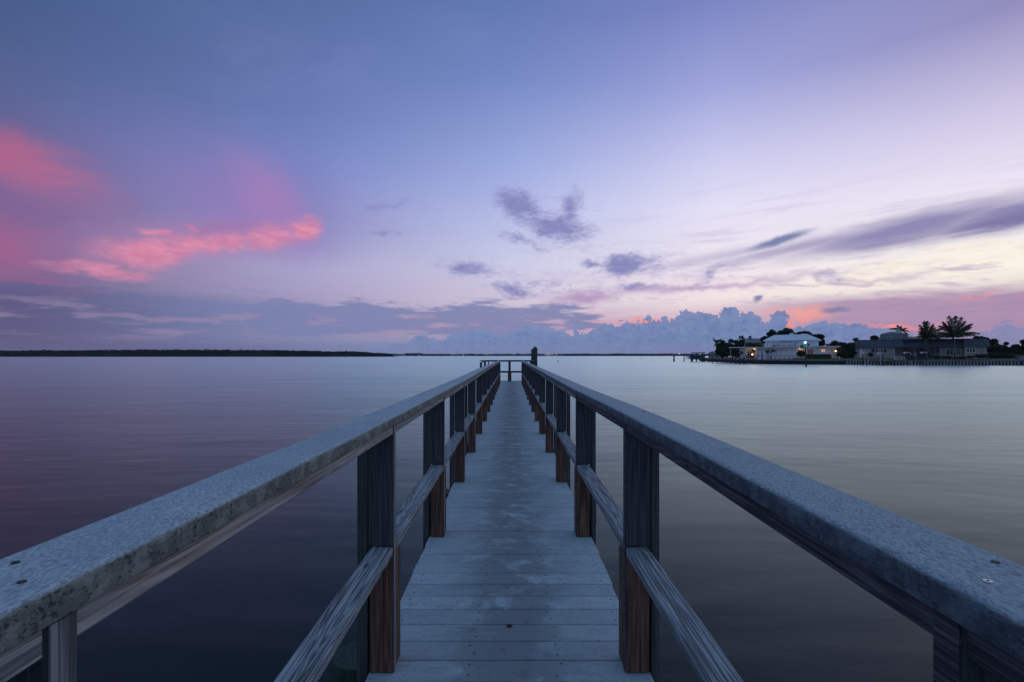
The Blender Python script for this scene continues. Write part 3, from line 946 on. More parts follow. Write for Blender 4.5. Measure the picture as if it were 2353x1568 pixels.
def palm(label, base, crown, fronds, group=None, seed=0, trunk_r=0.17, bend=0.0, lw=0.05, dens=26, droop=0.5):
    """base, crown: points; fronds: (dx, dy, dz) of each tip relative to the crown"""
    rng = random.Random(seed)
    base = Vector(base); crown = Vector(crown)
    root = thing('palm_tree', label, 'palm tree', base, 0, group)
    C0 = crown - base
    pts = []
    for i in range(9):
        t = i / 8
        p = C0 * t + Vector((bend * sin(pi * t), 0, 0)); pts.append(p)
    MB().tube(pts, [trunk_r * (1.35 - 0.55 * i / 8) for i in range(9)], 9).build('trunk', M['palm_bark'], root)
    cr = MB()
    for f in fronds:
        tip = Vector(f); L = tip.length
        ctrl = tip * 0.45 + Vector((0, 0, droop * 0.55 * L))
        prev = None; q = []
        for i in range(dens + 1):
            t = i / dens
            q.append(C0 + ctrl * (2 * t * (1 - t)) + tip * (t * t))
        cr.tube(q[::4], [0.035 * (1 - 0.8 * k / max(1, len(q[::4]) - 1)) + 0.005 for k in range(len(q[::4]))], 4, cap=False)
        for i in range(2, dens + 1):
            t = i / dens
            tan = (q[i] - q[i - 1]).normalized()
            side = tan.cross(Vector((0, 0, 1)))
            side = side.normalized() if side.length > 0.05 else Vector((0, 1, 0))
            ll = L * 0.27 * sin(pi * min(1, t * 0.78 + 0.14)) + 0.12
            for sg in (-1, 1, -1, 1):
                dirv = (side * sg * rng.uniform(0.2, 0.8) + tan * rng.uniform(0.5, 0.9) + Vector((0.10, 0, -rng.uniform(0.5, 1.3)))).normalized()
                e = q[i] + dirv * ll * rng.uniform(0.75, 1.15)
                wv = tan * lw * 1.3
                cr.add([q[i] - wv, q[i] + wv, e], [(0, 1, 2)])
    cr.build('crown', M['palm'], root, fix=False)
    return root


# ------------------------------------------------------------------ houses
class House:
    """house frame: u along the front, v away from the viewer, z up"""
    def __init__(s, name, label, cat, P0, P1, zg, group=None):
        s.P0 = Vector((P0[0], P0[1])); d = Vector((P1[0] - P0[0], P1[1] - P0[1])); s.L = d.length
        s.a = math.atan2(d.y, d.x); s.zg = zg
        s.root = thing(name, label, cat, (P0[0], P0[1], zg), s.a, group)
        s.du = d.normalized(); s.dv = Vector((-s.du.y, s.du.x))
        if s.dv.y < 0: s.dv = -s.dv
    def F(s, sx, sy, v=0.0):
        """local (u, z) of the spot seen at (sx, sy) on the plane v metres behind the front"""
        k = (sx - 2044.5) / 2048
        o = s.P0 + s.dv * v
        # (o + u*du).x = k * (o + u*du).y
        u = (k * o.y - o.x) / (s.du.x - k * s.du.y)
        Y = o.y + u * s.du.y
        return u, H - (sy - 1422) / 2048 * Y - s.zg
    def rect(s, x0, x1, y0, y1, v=0.0):
        u0, _ = s.F(x0, y0, v); u1, _ = s.F(x1, y0, v)
        _, za = s.F((x0 + x1) / 2, y0, v); _, zb = s.F((x0 + x1) / 2, y1, v)
        return u0, u1, zb, za
    def box(s, name, mat, u0, u1, v0, v1, z0, z1, parent=None):
        return MB().box(u0, u1, v0, v1, z0, z1).build(name, M[mat], parent or s.root)
    def window(s, u0, u1, z0, z1, pane='pane', frame='white_trim', v=0.0, n=1, name='window', fw=0.09, reveal=0.06):
        m = MB()
        m.box(u0 - fw, u1 + fw, v - 0.06, v + 0.02, z1, z1 + fw)
        m.box(u0 - fw, u1 + fw, v - 0.09, v + 0.02, z0 - fw, z0)
        m.box(u0 - fw, u0, v - 0.06, v + 0.02, z0, z1); m.box(u1, u1 + fw, v - 0.06, v + 0.02, z0, z1)
        for i in range(1, n):
            c = u0 + (u1 - u0) * i / n; m.box(c - fw * 0.6, c + fw * 0.6, v - 0.06, v + 0.02, z0, z1)
        f = m.build(name, M[frame], s.root)
        MB().box(u0 + .002, u1 - .002, v - 0.035, v - 0.012, z0 + .002, z1 - .002).build('pane', M[pane], f)
        return f


def hip(mb, u0, u1, v0, v1, z0, z1, ru0, ru1, th=0.22, rv=None):
    vm = (v0 + v1) / 2 if rv is None else rv
    mb.add([(u0, v0, z0), (u1, v0, z0), (u1, v1, z0), (u0, v1, z0), (ru0, vm, z1), (ru1, vm, z1)],
           [(0, 1, 5, 4), (1, 2, 5), (2, 3, 4, 5), (3, 0, 4), (0, 3, 2, 1)])
    mb.box(u0 + 0.03, u1 - 0.03, v0 + 0.03, v1 - 0.03, z0 - th, z0 - 0.003)


def r2(zx, zy): return 2820 + zx / 4.202, 1260 + zy / 4.202
def r3(zx, zy): return 3380 + zx / 3.286, 1240 + zy / 3.286


# --- white two-storey house
a = at(2955, 1422, 176); b = at(3322, 1422, 162)
hw = House('white_house', 'white two storey house with pale hipped roof above a long flat roofed ground floor', 'house', (a.x, a.y), (b.x, b.y), 1.75)
LW = hw.L
def rr2(x0, x1, y0, y1, v=0.0):
    return hw.rect(r2(x0, 0)[0], r2(x1, 0)[0], r2(0, y0)[1], r2(0, y1)[1], v)
zeave = 3.45
uP0, uP1, _, _ = rr2(686, 866, 585, 740)
# ground-floor walls with the patio recess
wl = MB()
wl.box(0, uP0, 0, 9, -0.3, zeave); wl.box(uP1, LW, 0, 9, -0.3, zeave); wl.box(uP0, uP1, 4.2, 9, -0.3, zeave)
wl.build('wall', M['white_wall'], hw.root)
MB().box(uP0 - 2.4, uP1 - 0.01, -2.6, 4.19, -0.35, 0.06).build('patio_floor', M['cream_wall'], hw.root)
rf = MB(); rf.box(-2.9, LW * 0.50, -1.3, 9.5, zeave + 0.002, zeave + 0.30); rf.box(LW * 0.50 + 0.002, LW + 2.6, -0.8, 9.5, zeave + 0.05, zeave + 0.42)
rfo = rf.build('roof', M['white_trim'], hw.root)
# posts of the patio roof
for zx in (683,):
    u = hw.F(*r2(zx, 700), v=-1.0)[0]
    MB().box(u - 0.06, u + 0.06, -1.06, -0.94, -0.2, zeave).build('roof_post', M['white_trim'], hw.root)
for u in (-2.5,):
    MB().box(u - 0.06, u + 0.06, -1.06, -0.94, -0.2, zeave).build('roof_post', M['white_trim'], hw.root)
# upper floor
V2 = 3.0
u0, u1, _, _ = rr2(1015, 1905, 440, 548, V2)
z0u, z1u = zeave + 0.425, hw.F(*r2(1460, 440), v=V2)[1]
MB().box(u0, u1, V2, V2 + 7.5, z0u - 0.1, z1u).build('upper_wall', M['white_wall'], hw.root)
um = hw.F(*r2(1548, 500), v=V2)[0]
MB().box(um, u1 - 0.002, V2 - 0.5, V2 - 0.002, z0u, z1u - 0.01).build('upper_wall', M['white_wall'], hw.root)
ru = MB()
e0, e1 = hw.F(*r2(978, 450), v=V2)[0], hw.F(*r2(1955, 425), v=V2)[0]
zr = hw.F(*r2(1400, 335), v=V2 + 3.5)[1]
hip(ru, e0, e1, V2 - 1.2, V2 + 8.6, z1u + 0.22, zr, hw.F(*r2(1165, 348), v=V2 + 3.7)[0], hw.F(*r2(1690, 332), v=V2 + 3.7)[0])
ruo = ru.build('upper_roof', M['white_tiles'], hw.root)
rg = MB(); hip(rg, um - 0.8, e1 + 0.02, V2 - 1.75, V2 + 5.0, z1u + 0.235, zr + 0.12, hw.F(*r2(1575, 332), v=V2)[0] + 0.6, hw.F(*r2(1660, 332), v=V2)[0] + 0.8)
rg.build('upper_roof', M['white_tiles'], hw.root)
MB().box(e0 + 7.7, e0 + 8.9, V2 + 4.2, V2 + 5.2, zr - 0.5, zr + 0.55).build('roof_vent', M['white_tiles'], hw.root)
# high slit windows, balcony, panels
for zx in (1290, 1337, 1386, 1430):
    q = rr2(zx, zx + 26, 450, 461, V2)
    MB().box(q[0], q[1], V2 - 0.03, V2 + 0.02, q[2], q[3]).build('window', M['pane'], hw.root)
q = rr2(1145, 1525, 506, 548, V2 - 2.2)
bal = MB()
bal.box(q[0], q[1], V2 - 2.2, V2 - 2.14, q[3] - 0.05, q[3]); bal.box(q[0], q[1], V2 - 2.2, V2 - 2.14, z0u + 0.1, z0u + 0.15)
nb = 34
for i in range(nb + 1):
    u = q[0] + (q[1] - q[0]) * i / nb; ww = 0.05 if i % 8 == 0 else 0.015
    bal.box(u - ww, u + ww, V2 - 2.19, V2 - 2.15, z0u + 0.005, q[3] - 0.002)
bal.box(q[0] - 0.03, q[0] + 0.3, V2 - 2.1, V2 - 0.1, z0u + 0.005, q[3])
bal.build('balcony_railing', M['dark_metal'], hw.root)
q = rr2(1048, 1140, 455, 548, V2)
for zx in (1048, 1140, 1225, 1330, 1430, 1520):
    u = hw.F(*r2(zx, 500), v=V2)[0]
    MB().box(u - 0.03, u + 0.03, V2 - 0.025, V2 + 0.01, z0u, z1u - 0.45).build('panel_joint', M['panel_line'], hw.root)
q = rr2(885, 1532, 598, 735)
pn = MB(); pn.box(q[0], q[1], -0.06, -0.004, 0.25, q[3])
pno = pn.build('sliding_panels', M['white_wall'], hw.root)
jm = MB()
for zx in (885, 960, 1030, 1110, 1200, 1283, 1370, 1450, 1530):
    u = hw.F(*r2(zx, 650))[0]; jm.box(u - 0.035, u + 0.035, -0.075, -0.062, 0.25, q[3])
jm.box(q[0], q[1], -0.09, -0.064, q[3] - 0.02, q[3] + 0.08)
jm.build('panel_joint', M['panel_line'], pno)
# doors and windows on the ground floor
q = rr2(1562, 1664, 592, 712)
hw.window(q[0], q[1], max(0.1, q[2]), q[3], 'warm_dark', name='door', fw=0.16)
q = rr2(1722, 1812, 592, 662)
hw.window(q[0], q[1], q[2], q[3], 'warm_dark', n=2)
MB().box(q[0] - 0.3, q[1] + 0.35, -0.75, -0.1, q[3] + 0.2, q[3] + 0.3).build('awning', M['white_trim'], hw.root)
q = rr2(1955, 2016, 580, 628)
hw.window(q[0], q[1], q[2], q[3], 'warm_pane', n=2, fw=0.07)
q = rr2(700, 860, 600, 735, 4.2)
hw.window(q[0] + 0.3, q[1] - 0.5, 0.1, 2.2, 'pane', v=4.2, n=3)
for zx, zy in ((1742, 525),):
    u = hw.F(*r2(zx, zy), v=1.0)[0]
    MB().box(u - 0.28, u + 0.28, 0.8, 1.3, zeave + 0.42, zeave + 1.35).build('roof_vent', M['grey_tiles'], hw.root)
# patio ceiling lamp and its light
uc = (uP0 + uP1) / 2 + 0.6
MB().ball((uc, 3.3, zeave - 0.3), 0.09, 10).build('ceiling_lamp', M['lamp'], hw.root)
def point(name, loc, e, col, r=0.12, parent=None):
    d = bpy.data.lights.new(name, 'POINT'); d.energy = e; d.color = col; d.shadow_soft_size = r
    o = bpy.data.objects.new(name, d); COL.objects.link(o); o.location = loc
    if parent: o.parent = parent
    return o
point('patio_light', (uc, 3.0, zeave - 0.75), 13, (1, 0.55, 0.24), 0.15, hw.root)
u, z = hw.F(*r2(2196, 610), v=-0.6)
wlm = MB().ball((u, -0.5, z), 0.22, 10).build('wall_lamp', M['lamp'], hw.root)
MB().box(u - 0.04, u + 0.04, -0.35, 0.0, z - 0.05, z + 0.05).build('bracket', M['dark_metal'], wlm)
point('porch_light', (u + 0.5, -0.8, z), 6, (1, 0.6, 0.3), 0.2, hw.root)
u = hw.F(*r2(1612, 600), v=-0.5)[0]
MB().box(u - 0.12, u + 0.12, -0.5, -0.25, zeave - 0.14, zeave - 0.002).build('soffit_lamp', M['lamp'], hw.root)
point('soffit_light', (u, -0.6, zeave - 0.4), 5, (1, 0.6, 0.3), 0.1, hw.root)
# wing on the right that recedes
MB().box(LW + 0.003, LW + 2.2, 1.5, 8, -0.3, zeave).build('side_wall', M['white_wall'], hw.root)

# --- dark mansard-roofed house
a = at(3421, 1422, 162); b = at(3946, 1422, 144.8)
hm = House('bungalow', 'long low tan house with a dark tiled mansard roof behind the ribbed seawall', 'house', (a.x, a.y), (b.x, b.y), 1.9)
def rr3(x0, x1, y0, y1, v=0.0):
    return hm.rect(r3(x0, 0)[0], r3(x1, 0)[0], r3(0, y0)[1], r3(0, y1)[1], v)
LM = hm.L
zb = hm.F(*r3(900, 492))[1]; zt_ = hm.F(*r3(900, 396), v=1.0)[1]
uA, uB = hm.F(*r3(655, 550))[0], hm.F(*r3(1575, 550))[0]
UC = hm.F(*r3(1250, 550))[0]
wl = MB(); wl.box(0, uA, 0, 12, -0.5, zb); wl.box(uA, UC, 3.5, 12, -0.5, zb); wl.box(UC, uB, 1.6, 12, -0.5, zb); wl.box(uB, LM, 0, 12, -0.5, zb)
wl.build('wall', M['cream_wall'], hm.root)
def mansard(mb, u0, u1, v0, v1, z0, z1, ins=0.75):
    mb.add([(u0, v0, z0), (u1, v0, z0), (u1, v1, z0), (u0, v1, z0), (u0 + ins * .6, v0 + ins, z1), (u1 - ins * .6, v0 + ins, z1), (u1 - ins * .6, v1 - ins, z1), (u0 + ins * .6, v1 - ins, z1)],
           [(0, 1, 5, 4), (1, 2, 6, 5), (2, 3, 7, 6), (3, 0, 4, 7), (4, 5, 6, 7), (0, 3, 2, 1)])
mr = MB(); mansard(mr, -0.7, uA + 2.2, -0.7, 12.6, zb, zt_)
mro = mr.build('roof', M['slate'], hm.root)
mr = MB(); mansard(mr, uA + 1.4, uB + 0.6, 0.5, 12.5, zb + 0.01, zt_ + 0.015, 0.7); mr.build('roof', M['slate'], hm.root)
mr = MB(); mansard(mr, uB - 0.5, LM + 0.8, -0.7, 12.4, zb + 0.02, zt_ + 0.03); mr.build('roof', M['slate'], hm.root)
MB().box(-0.3, LM + 0.3, -0.05, 12, zt_ + 0.04, zt_ + 0.16).build('roof_edge', M['dark_metal'], hm.root)
for u in (0.0, uA - 0.45, uB + 0.02, LM - 0.45):
    qm = MB(); i = 0; z = -0.3
    while z < zb - 0.4:
        ww = 0.55 if i % 2 else 0.4
        qm.box(u - 0.02, u + ww, -0.05, 0.02, z, z + 0.36); z += 0.385; i += 1
    qm.build('quoin', M['quoin'], hm.root)
q = rr3(345, 552, 512, 566); hm.window(q[0], q[1], q[2], q[3], n=4, fw=0.1)
q = rr3(1600, 1708, 510, 560); hm.window(q[0], q[1], q[2], q[3], n=3, fw=0.14)
q = rr3(1183, 1243, 515, 568, 3.5); hm.window(q[0], q[1], q[2], q[3], n=2, v=3.5)
q = rr3(195, 232, 512, 622); hm.window(q[0], q[1], max(0.05, q[2]), q[3], 'white_wall', name='door', fw=0.08)
for x0, x1 in ((1335, 1420), (1462, 1515)):
    q = rr3(x0, x1, 520, 596, 1.6); hm.window(q[0], q[1], max(0.1, q[2]), q[3], n=2, v=1.6, name='glass_door')
for x0, x1 in ((760, 890), (930, 1060), (1090, 1165)):
    q = rr3(x0, x1, 515, 600, 3.5); hm.window(q[0], q[1], 0.12, q[3], n=3, v=3.5, name='glass_door', frame='dark_metal')
# upper room with its own mansard, dormer and vent
q = rr3(455, 840, 322, 400, 6.0)
up = MB(); mansard(up, q[0], q[1], 6.0, 12.0, zt_ + 0.17, q[3], 0.5); upo = up.build('upper_roof', M['grey_tiles'], hm.root)
rp = MB(); z2 = hm.F(*r3(600, 288), v=9)[1]; ur = hm.F(*r3(600, 288), v=9)[0]
hip(rp, q[0] + 0.4, q[1] - 0.4, 6.6, 11.4, q[3] + 0.2, z2, ur - 0.2, ur + 1.2); rp.build('roof_ridge', M['grey_tiles'], upo)
d = rr3(560, 607, 350, 388, 5.9); hm.window(d[0], d[1], d[2], d[3], 'grey_tiles', v=6.0, fw=0.08)
c4 = rr3(655, 742, 250, 318, 7.5)
MB().add([(c4[0], 7.0, c4[2]), (c4[1], 7.0, c4[2]), (c4[1], 9, c4[2]), (c4[0], 9, c4[2]), (c4[0] + .45, 7.45, c4[3]), (c4[1] - .45, 7.45, c4[3]), (c4[1] - .45, 8.5, c4[3]), (c4[0] + .45, 8.5, c4[3])],
         [(0, 1, 5, 4), (1, 2, 6, 5), (2, 3, 7, 6), (3, 0, 4, 7), (4, 5, 6, 7)]).build('chimney', M['quoin'], hm.root)

# --- further houses seen over the trees
def back_house(label, x0, x1, yt, yb, Y, roof, chim=None, rdg=(0.25, 0.75), wall='cream_wall'):
    a, b = at(x0, yb, Y), at(x1, yt, Y)
    root = thing('house', label, 'house', ((a.x + b.x) / 2, Y, 1.9)); L = (b.x - a.x) / 2; ze = a.z - 1.9; zt2 = b.z - 1.9
    MB().box(-L + .4, L - .4, 0.4, 9, -0.3, ze).build('wall', M[wall], root)
    m = MB(); hip(m, -L, L, 0, 9.4, ze + 0.2, zt2, -L + 2 * L * rdg[0], -L + 2 * L * rdg[1]); r_ = m.build('roof', M[roof], root)
    if chim:
        c = at(chim[0], chim[2], Y); d = at(chim[1], chim[3], Y)
        MB().box(c.x - root.location.x, d.x - root.location.x, 3.5, 4.5, d.z - 1.9, c.z - 1.9).build('chimney', M['grey_tiles'], r_)
    return root
back_house('grey hip roofed house with a square chimney just left of the white house', 2979, 3062, 1353, 1373, 215, 'grey_tiles', (3013.5, 3022, 1343, 1356), (0.15, 0.95), 'cream_wall')
back_house('brown hip roof peeping out left of the dark mansard roof', 3352, 3404, 1366, 1379, 215, 'terracotta', None, (0.4, 0.65))
back_house('low brown tiled roof between the upper room and the leaning palms', 3634, 3700, 1346, 1358, 225, 'terracotta')
back_house('pale roofed house half hidden behind the trees right of the mansard house', 3935, 4002, 1357, 1366, 210, 'white_tiles', None, (0.4, 0.7))
back_house('low grey roof behind the palm crowns', 3700, 3830, 1352, 1360, 240, 'grey_tiles')
# boathouse at the seawall corner
bh = thing('boathouse', 'small dark roofed shed at the left tip of the seawall', 'shed', at(2866, 1436, 213))
def_w = 1.9
MB().box(-def_w, def_w, 0, 4, -0.5, 1.7).build('wall', M['cream_wall'], bh)
m = MB(); hip(m, -def_w - .4, def_w + .4, -.4, 4.4, 1.95, 3.1, -def_w + 0.6, def_w - 0.6); m.build('roof', M['canvas'], bh)

# ------------------------------------------------------------------ seawalls
def wall_run(name, label, pts, mat, z1, cap=None, ribs=0.0, wet=0.5):
    root = thing(name, label, 'seawall', (pts[0][0], pts[0][1], 0))
    o = Vector((pts[0][0], pts[0][1], 0))
    mb, mc, mr, mw = MB(), MB(), MB(), MB()
    for (xa, ya), (xb, yb) in zip(pts, pts[1:]):
        A = Vector((xa, ya, 0)) - o; B = Vector((xb, yb, 0)) - o; d = (B - A).normalized(); n = Vector((-d.y, d.x, 0))
        if n.dot(Vector((0.3, 1, 0))) < 0: n = -n
        def prism(m, f0, f1, z0, zz1, e=0.0):
            P = [A - d * e + n * f0, B + d * e + n * f0, B + d * e + n * f1, A - d * e + n * f1]
            m.add([(p.x, p.y, z0) for p in P] + [(p.x, p.y, zz1) for p in P], [(0, 1, 2, 3), (4, 5, 6, 7), (0, 1, 5, 4), (1, 2, 6, 5), (2, 3, 7, 6), (3, 0, 4, 7)])
        mb.mat(0); prism(mb, 0.05, 0.55, wet, z1); prism(mw, 0.0, 0.5, -0.8, wet - 0.005)
        prism(mc, -0.18, 0.6, z1 + 0.003, z1 + 0.26)
        if ribs:
            L = (B - A).length; k = int(L / ribs)
            for i in range(k):
                p = A + d * (i + 0.5) * ribs - n * 0.0
                q = [p - d * ribs * 0.27, p + d * ribs * 0.27]
                P = [q[0] + n * 0.05, q[1] + n * 0.05, q[1] - n * 0.16 - d * 0.05, q[0] - n * 0.16 + d * 0.05]
                mb.mat(1).add([(t.x, t.y, wet - 0.3) for t in P] + [(t.x, t.y, z1) for t in P], [(0, 1, 2, 3), (4, 5, 6, 7), (0, 1, 5, 4), (1, 2, 6, 5), (2, 3, 7, 6), (3, 0, 4, 7)])
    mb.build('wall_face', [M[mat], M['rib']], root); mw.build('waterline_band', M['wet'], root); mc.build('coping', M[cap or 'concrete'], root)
    return root
pc = (95.2, 146.0)
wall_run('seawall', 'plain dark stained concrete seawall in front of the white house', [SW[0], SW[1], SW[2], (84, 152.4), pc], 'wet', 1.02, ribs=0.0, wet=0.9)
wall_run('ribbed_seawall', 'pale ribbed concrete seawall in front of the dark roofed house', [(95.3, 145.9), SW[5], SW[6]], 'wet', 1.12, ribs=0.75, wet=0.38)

# ------------------------------------------------------------------ vegetation on the shore
G1 = 'trees and shrubs along the shore'
T = []
def tr(label, *a, **k): T.append(tree(label, *a, group=G1, **k))
tr('dense dark tree at the left tip of the shore beside the boathouse', 2858, 2925, 1360, 1432, 192, seed=1, n=3200, size=.38, ground=1.5)
tr('broad dark tree second from the left tip of the shore', 2895, 2962, 1353, 1432, 186, seed=2, n=3400, size=.38, ground=1.5)
tr('tall dark tree right behind the broad one, with a ragged top', 2945, 2985, 1350, 1425, 190, seed=3, n=2400, size=.38, ground=1.5)
tr('low spreading tree in front of the grey roof with the chimney', 2965, 3048, 1372, 1402, 186, seed=4, n=2400, size=.36)
tr('low bush filling the gap left of the patio', 2925, 2960, 1392, 1436, 176, seed=5, n=1600, size=.32, name='bush', cat='bush', trunk=False)
tr('big spreading tree rising behind the left half of the white roof', 3062, 3130, 1318, 1370, 205, seed=6, n=3400, size=.42)
tr('tallest rounded tree top behind the middle of the white roof', 3108, 3180, 1309, 1362, 208, seed=7, n=3400, size=.42)
tr('small outlying tree at the left eave of the white roof', 3040, 3078, 1344, 1374, 200, seed=21, n=1200, size=.38)
tr('flat topped tree behind the peak of the white roof', 3185, 3246, 1324, 1350, 205, seed=8, n=2200, size=.4)
tr('dark tree leaning out behind the right end of the white roof', 3238, 3304, 1329, 1395, 200, seed=9, n=3600, size=.42)
tr('small dark tree right of the white house', 3322, 3352, 1362, 1392, 190, seed=10, n=1400, size=.36)
tr('darker small tree between the two houses', 3345, 3392, 1368, 1400, 185, seed=11, n=1800, size=.36)
tr('rounded olive bush at the right end of the white house', 3340, 3392, 1391, 1440, 160, seed=12, n=3000, size=.28, mat='leaf2', name='bush', cat='bush', trunk=False)
tr('dark tree against the left wall of the mansard house', 3384, 3424, 1366, 1438, 162, seed=13, n=2400, size=.34)
tr('dense dark tree filling the gap between the two houses', 3352, 3420, 1377, 1440, 168, seed=31, n=3600, size=.36)
tr('small round tree top behind the left part of the mansard roof', 3482, 3516, 1341, 1362, 190, seed=14, n=1300, size=.34)
tr('tiny palm like tree top left of the mansard roof', 3412, 3432, 1351, 1364, 215, seed=15, n=500, size=.32)
tr('flat crowned tree behind the right end of the mansard roof', 3893, 3940, 1344, 1362, 185, seed=16, n=1500, size=.36)
tr('broad flat tree right of the mansard roof', 3930, 4000, 1343, 1420, 175, seed=17, n=3600, size=.36)
tr('dark tree on the right shore, third from the edge of the mansard house', 3985, 4048, 1368, 1432, 165, seed=18, n=3400, size=.34)
tr('low dark tree near the right end of the ribbed seawall', 4040, 4100, 1376, 1430, 160, seed=19, n=3000, size=.34)
tr('tall dark tree cut by the right edge of the photo', 4080, 4150, 1350, 1428, 170, seed=20, n=3000, size=.36)
tr('row of shrubs under the trees at the right end', 3935, 4070, 1412, 1438, 150, seed=23, n=2600, size=.28, name='shrub', cat='shrub', trunk=False)
tr('dark shrub below the dormer wall left of the boat lifts', 3470, 3492, 1412, 1428, 152, seed=24, n=700, size=.22, name='shrub', cat='shrub', trunk=False)
G2 = 'clipped shrubs in front of the mansard house'
for i, (x0, x1, yt) in enumerate(((3736, 3766, 1424), (3770, 3806, 1424), (3812, 3862, 1428), (3866, 3898, 1424), (3902, 3950, 1414), (3640, 3700, 1430))):
    tree(['round clipped shrub left of the glass doors of the mansard house', 'round clipped shrub below the glass doors of the mansard house', 'low ragged shrub right of the glass doors of the mansard house', 'round shrub under the white framed window of the mansard house', 'taller shrub at the right corner of the mansard house', 'low shrub behind the rightmost boat lift'][i],
         x0, x1, yt, 1440, 141.5, group=G2, seed=40 + i, n=1200, size=.2, name='shrub', cat='shrub', trunk=False)
tree('dark bush standing before the door of the white house', 3186, 3222, 1404, 1428, 158, seed=50, n=1500, size=.22, name='bush', cat='bush')
# clipped hedge
a, b = at(3222, 1419, 160), at(3321, 1419, 156)
hg = MB(); rng = random.Random(3)
for i in range(5200):
    t = rng.random(); p = a.lerp(b, t); zz = rng.uniform(1.75, a.z + (0.08 if rng.random() < .3 else 0)); q = Vector((p.x, p.y + rng.uniform(-0.6, 0.6), zz))
    u = Vector((rng.gauss(0, 1), rng.gauss(0, 1), rng.gauss(0, 1))).normalized(); v = u.cross(Vector((0.3, 1, 0.2))).normalized(); s = 0.16
    hg.add([q - u * s, q + v * s * .5, q + u * s, q - v * s * .5], [(0, 1, 2, 3)])
hr = thing('hedge', 'long clipped dark hedge under the lit window of the white house', 'hedge')
hg.build('foliage', M['leaf'], hr, fix=False)
MB().box(0, (b - a).length, -0.45, 0.45, 1.6, a.z - 0.12).build('hedge_core', M['leaf'], hr)
hr.children[-1].location = (a.x, a.y, 0); hr.children[-1].rotation_euler = (0, 0, math.atan2(b.y - a.y, b.x - a.x))

# ------------------------------------------------------------------ palms
def fr(Y, cx, cy, tips, rng, depth=1.6):
    out = []
    for (x, y) in tips:
        c = at(cx, cy, Y); t = at(x, y, Y)
        out.append((t.x - c.x, rng.uniform(-depth, depth), t.z - c.z))
    return out
rng = random.Random(11)
def P3(*l): return [r3(x, y) for x, y in l]
cA = r3(1065, 375)
palm('wind blown palm with a leaning trunk in front of the mansard roof', at(*r3(1165, 615), 148.5), at(*cA, 148.5),
     fr(148.5, *cA, P3((1035, 150), (1085, 150), (1110, 155), (1150, 185), (1160, 210), (1200, 232), (1245, 240), (1230, 300), (1308, 352), (1290, 380), (935, 200), (950, 285), (915, 325), (960, 350), (1000, 400), (1120, 395), (1060, 250)), rng), bend=-0.9, seed=1, group='tall palms', trunk_r=.2, lw=.07)
cB = r3(1430, 360)
palm('tallest palm, its wide crown above the right part of the mansard roof', at(*r3(1438, 610), 145.5), at(*cB, 145.5),
     fr(145.5, *cB, P3((1430, 72), (1470, 75), (1540, 92), (1530, 150), (1600, 185), (1635, 208), (1600, 225), (1728, 310), (1680, 335), (1600, 320), (1232, 205), (1290, 165), (1330, 150), (1190, 300), (1210, 330), (1300, 360), (1380, 150), (1480, 250), (1400, 395), (1470, 385)), rng), bend=0.15, seed=2, group='tall palms', trunk_r=.17, lw=.08, dens=30)
cC = r3(730, 270)
palm('palm half hidden behind the pale chimney of the upper room', at(3605, 1424, 172), at(*cC, 172),
     fr(172, *cC, P3((740, 195), (770, 205), (700, 205), (800, 240), (825, 290), (830, 345), (790, 330), (760, 340), (640, 240), (610, 250), (670, 285)), rng), seed=3, group='tall palms', lw=.09, droop=.6)
cA2 = r3(1245, 360)
palm('low palm crown behind, between the two tall palms', at(3757, 1424, 160), at(*cA2, 160),
     fr(160, *cA2, P3((1190, 330), (1215, 320), (1280, 330), (1310, 365), (1290, 385), (1200, 380)), rng), seed=13, group='tall palms', lw=.08)
palm('straight thin palm trunk with few fronds beside the leaning palm', at(*r3(1062, 610), 149.3), at(*r3(1060, 400), 149.3),
     fr(149.3, *r3(1060, 400), P3((1010, 380), (1110, 385), (1040, 340), (1090, 345)), rng), seed=4, group='tall palms', trunk_r=.2)
def P2(*l): return [r2(x, y) for x, y in l]
cD = r2(185, 470)
palm('ragged wind torn palm at the far left tip of the shore', at(2868, 1432, 196), at(*cD, 196),
     fr(196, *cD, P2((155, 385), (160, 420), (130, 540), (150, 520), (235, 410), (295, 405), (260, 440), (240, 520), (170, 560)), rng), seed=5, group='small palms', lw=.1)
cE = r2(590, 385)
palm('palm top poking out of the trees left of the chimney', at(2960, 1424, 195), at(*cE, 195),
     fr(195, *cE, P2((560, 350), (600, 350), (640, 375), (680, 400), (660, 430), (540, 400), (550, 430), (620, 350)), rng), seed=6, group='small palms', lw=.1)
for i, (bx, cx, cy, lab, Y) in enumerate(((1075, 1050, 620, 'left one of the pair of small palms before the white panels', 160), (1095, 1135, 610, 'right one of the pair of small palms before the white panels', 160),
                                       (612, 610, 640, 'small bushy palm at the left end of the patio', 165), (800, 800, 605, 'small palm in front of the lit patio', 166))):
    cc = r2(cx, cy)
    palm(lab, at(*r2(bx, 742), Y), at(*cc, Y), fr(Y, *cc, P2(*[(cx + ddx, cy + ddy) for ddx, ddy in ((-45, 5), (-38, 35), (-25, -28), (0, -32), (28, -25), (48, 0), (40, 32), (-15, 30), (18, 35), (50, 20))]), rng, .8), seed=20 + i, group='garden palms', trunk_r=.08, lw=.06, dens=18, droop=.7)

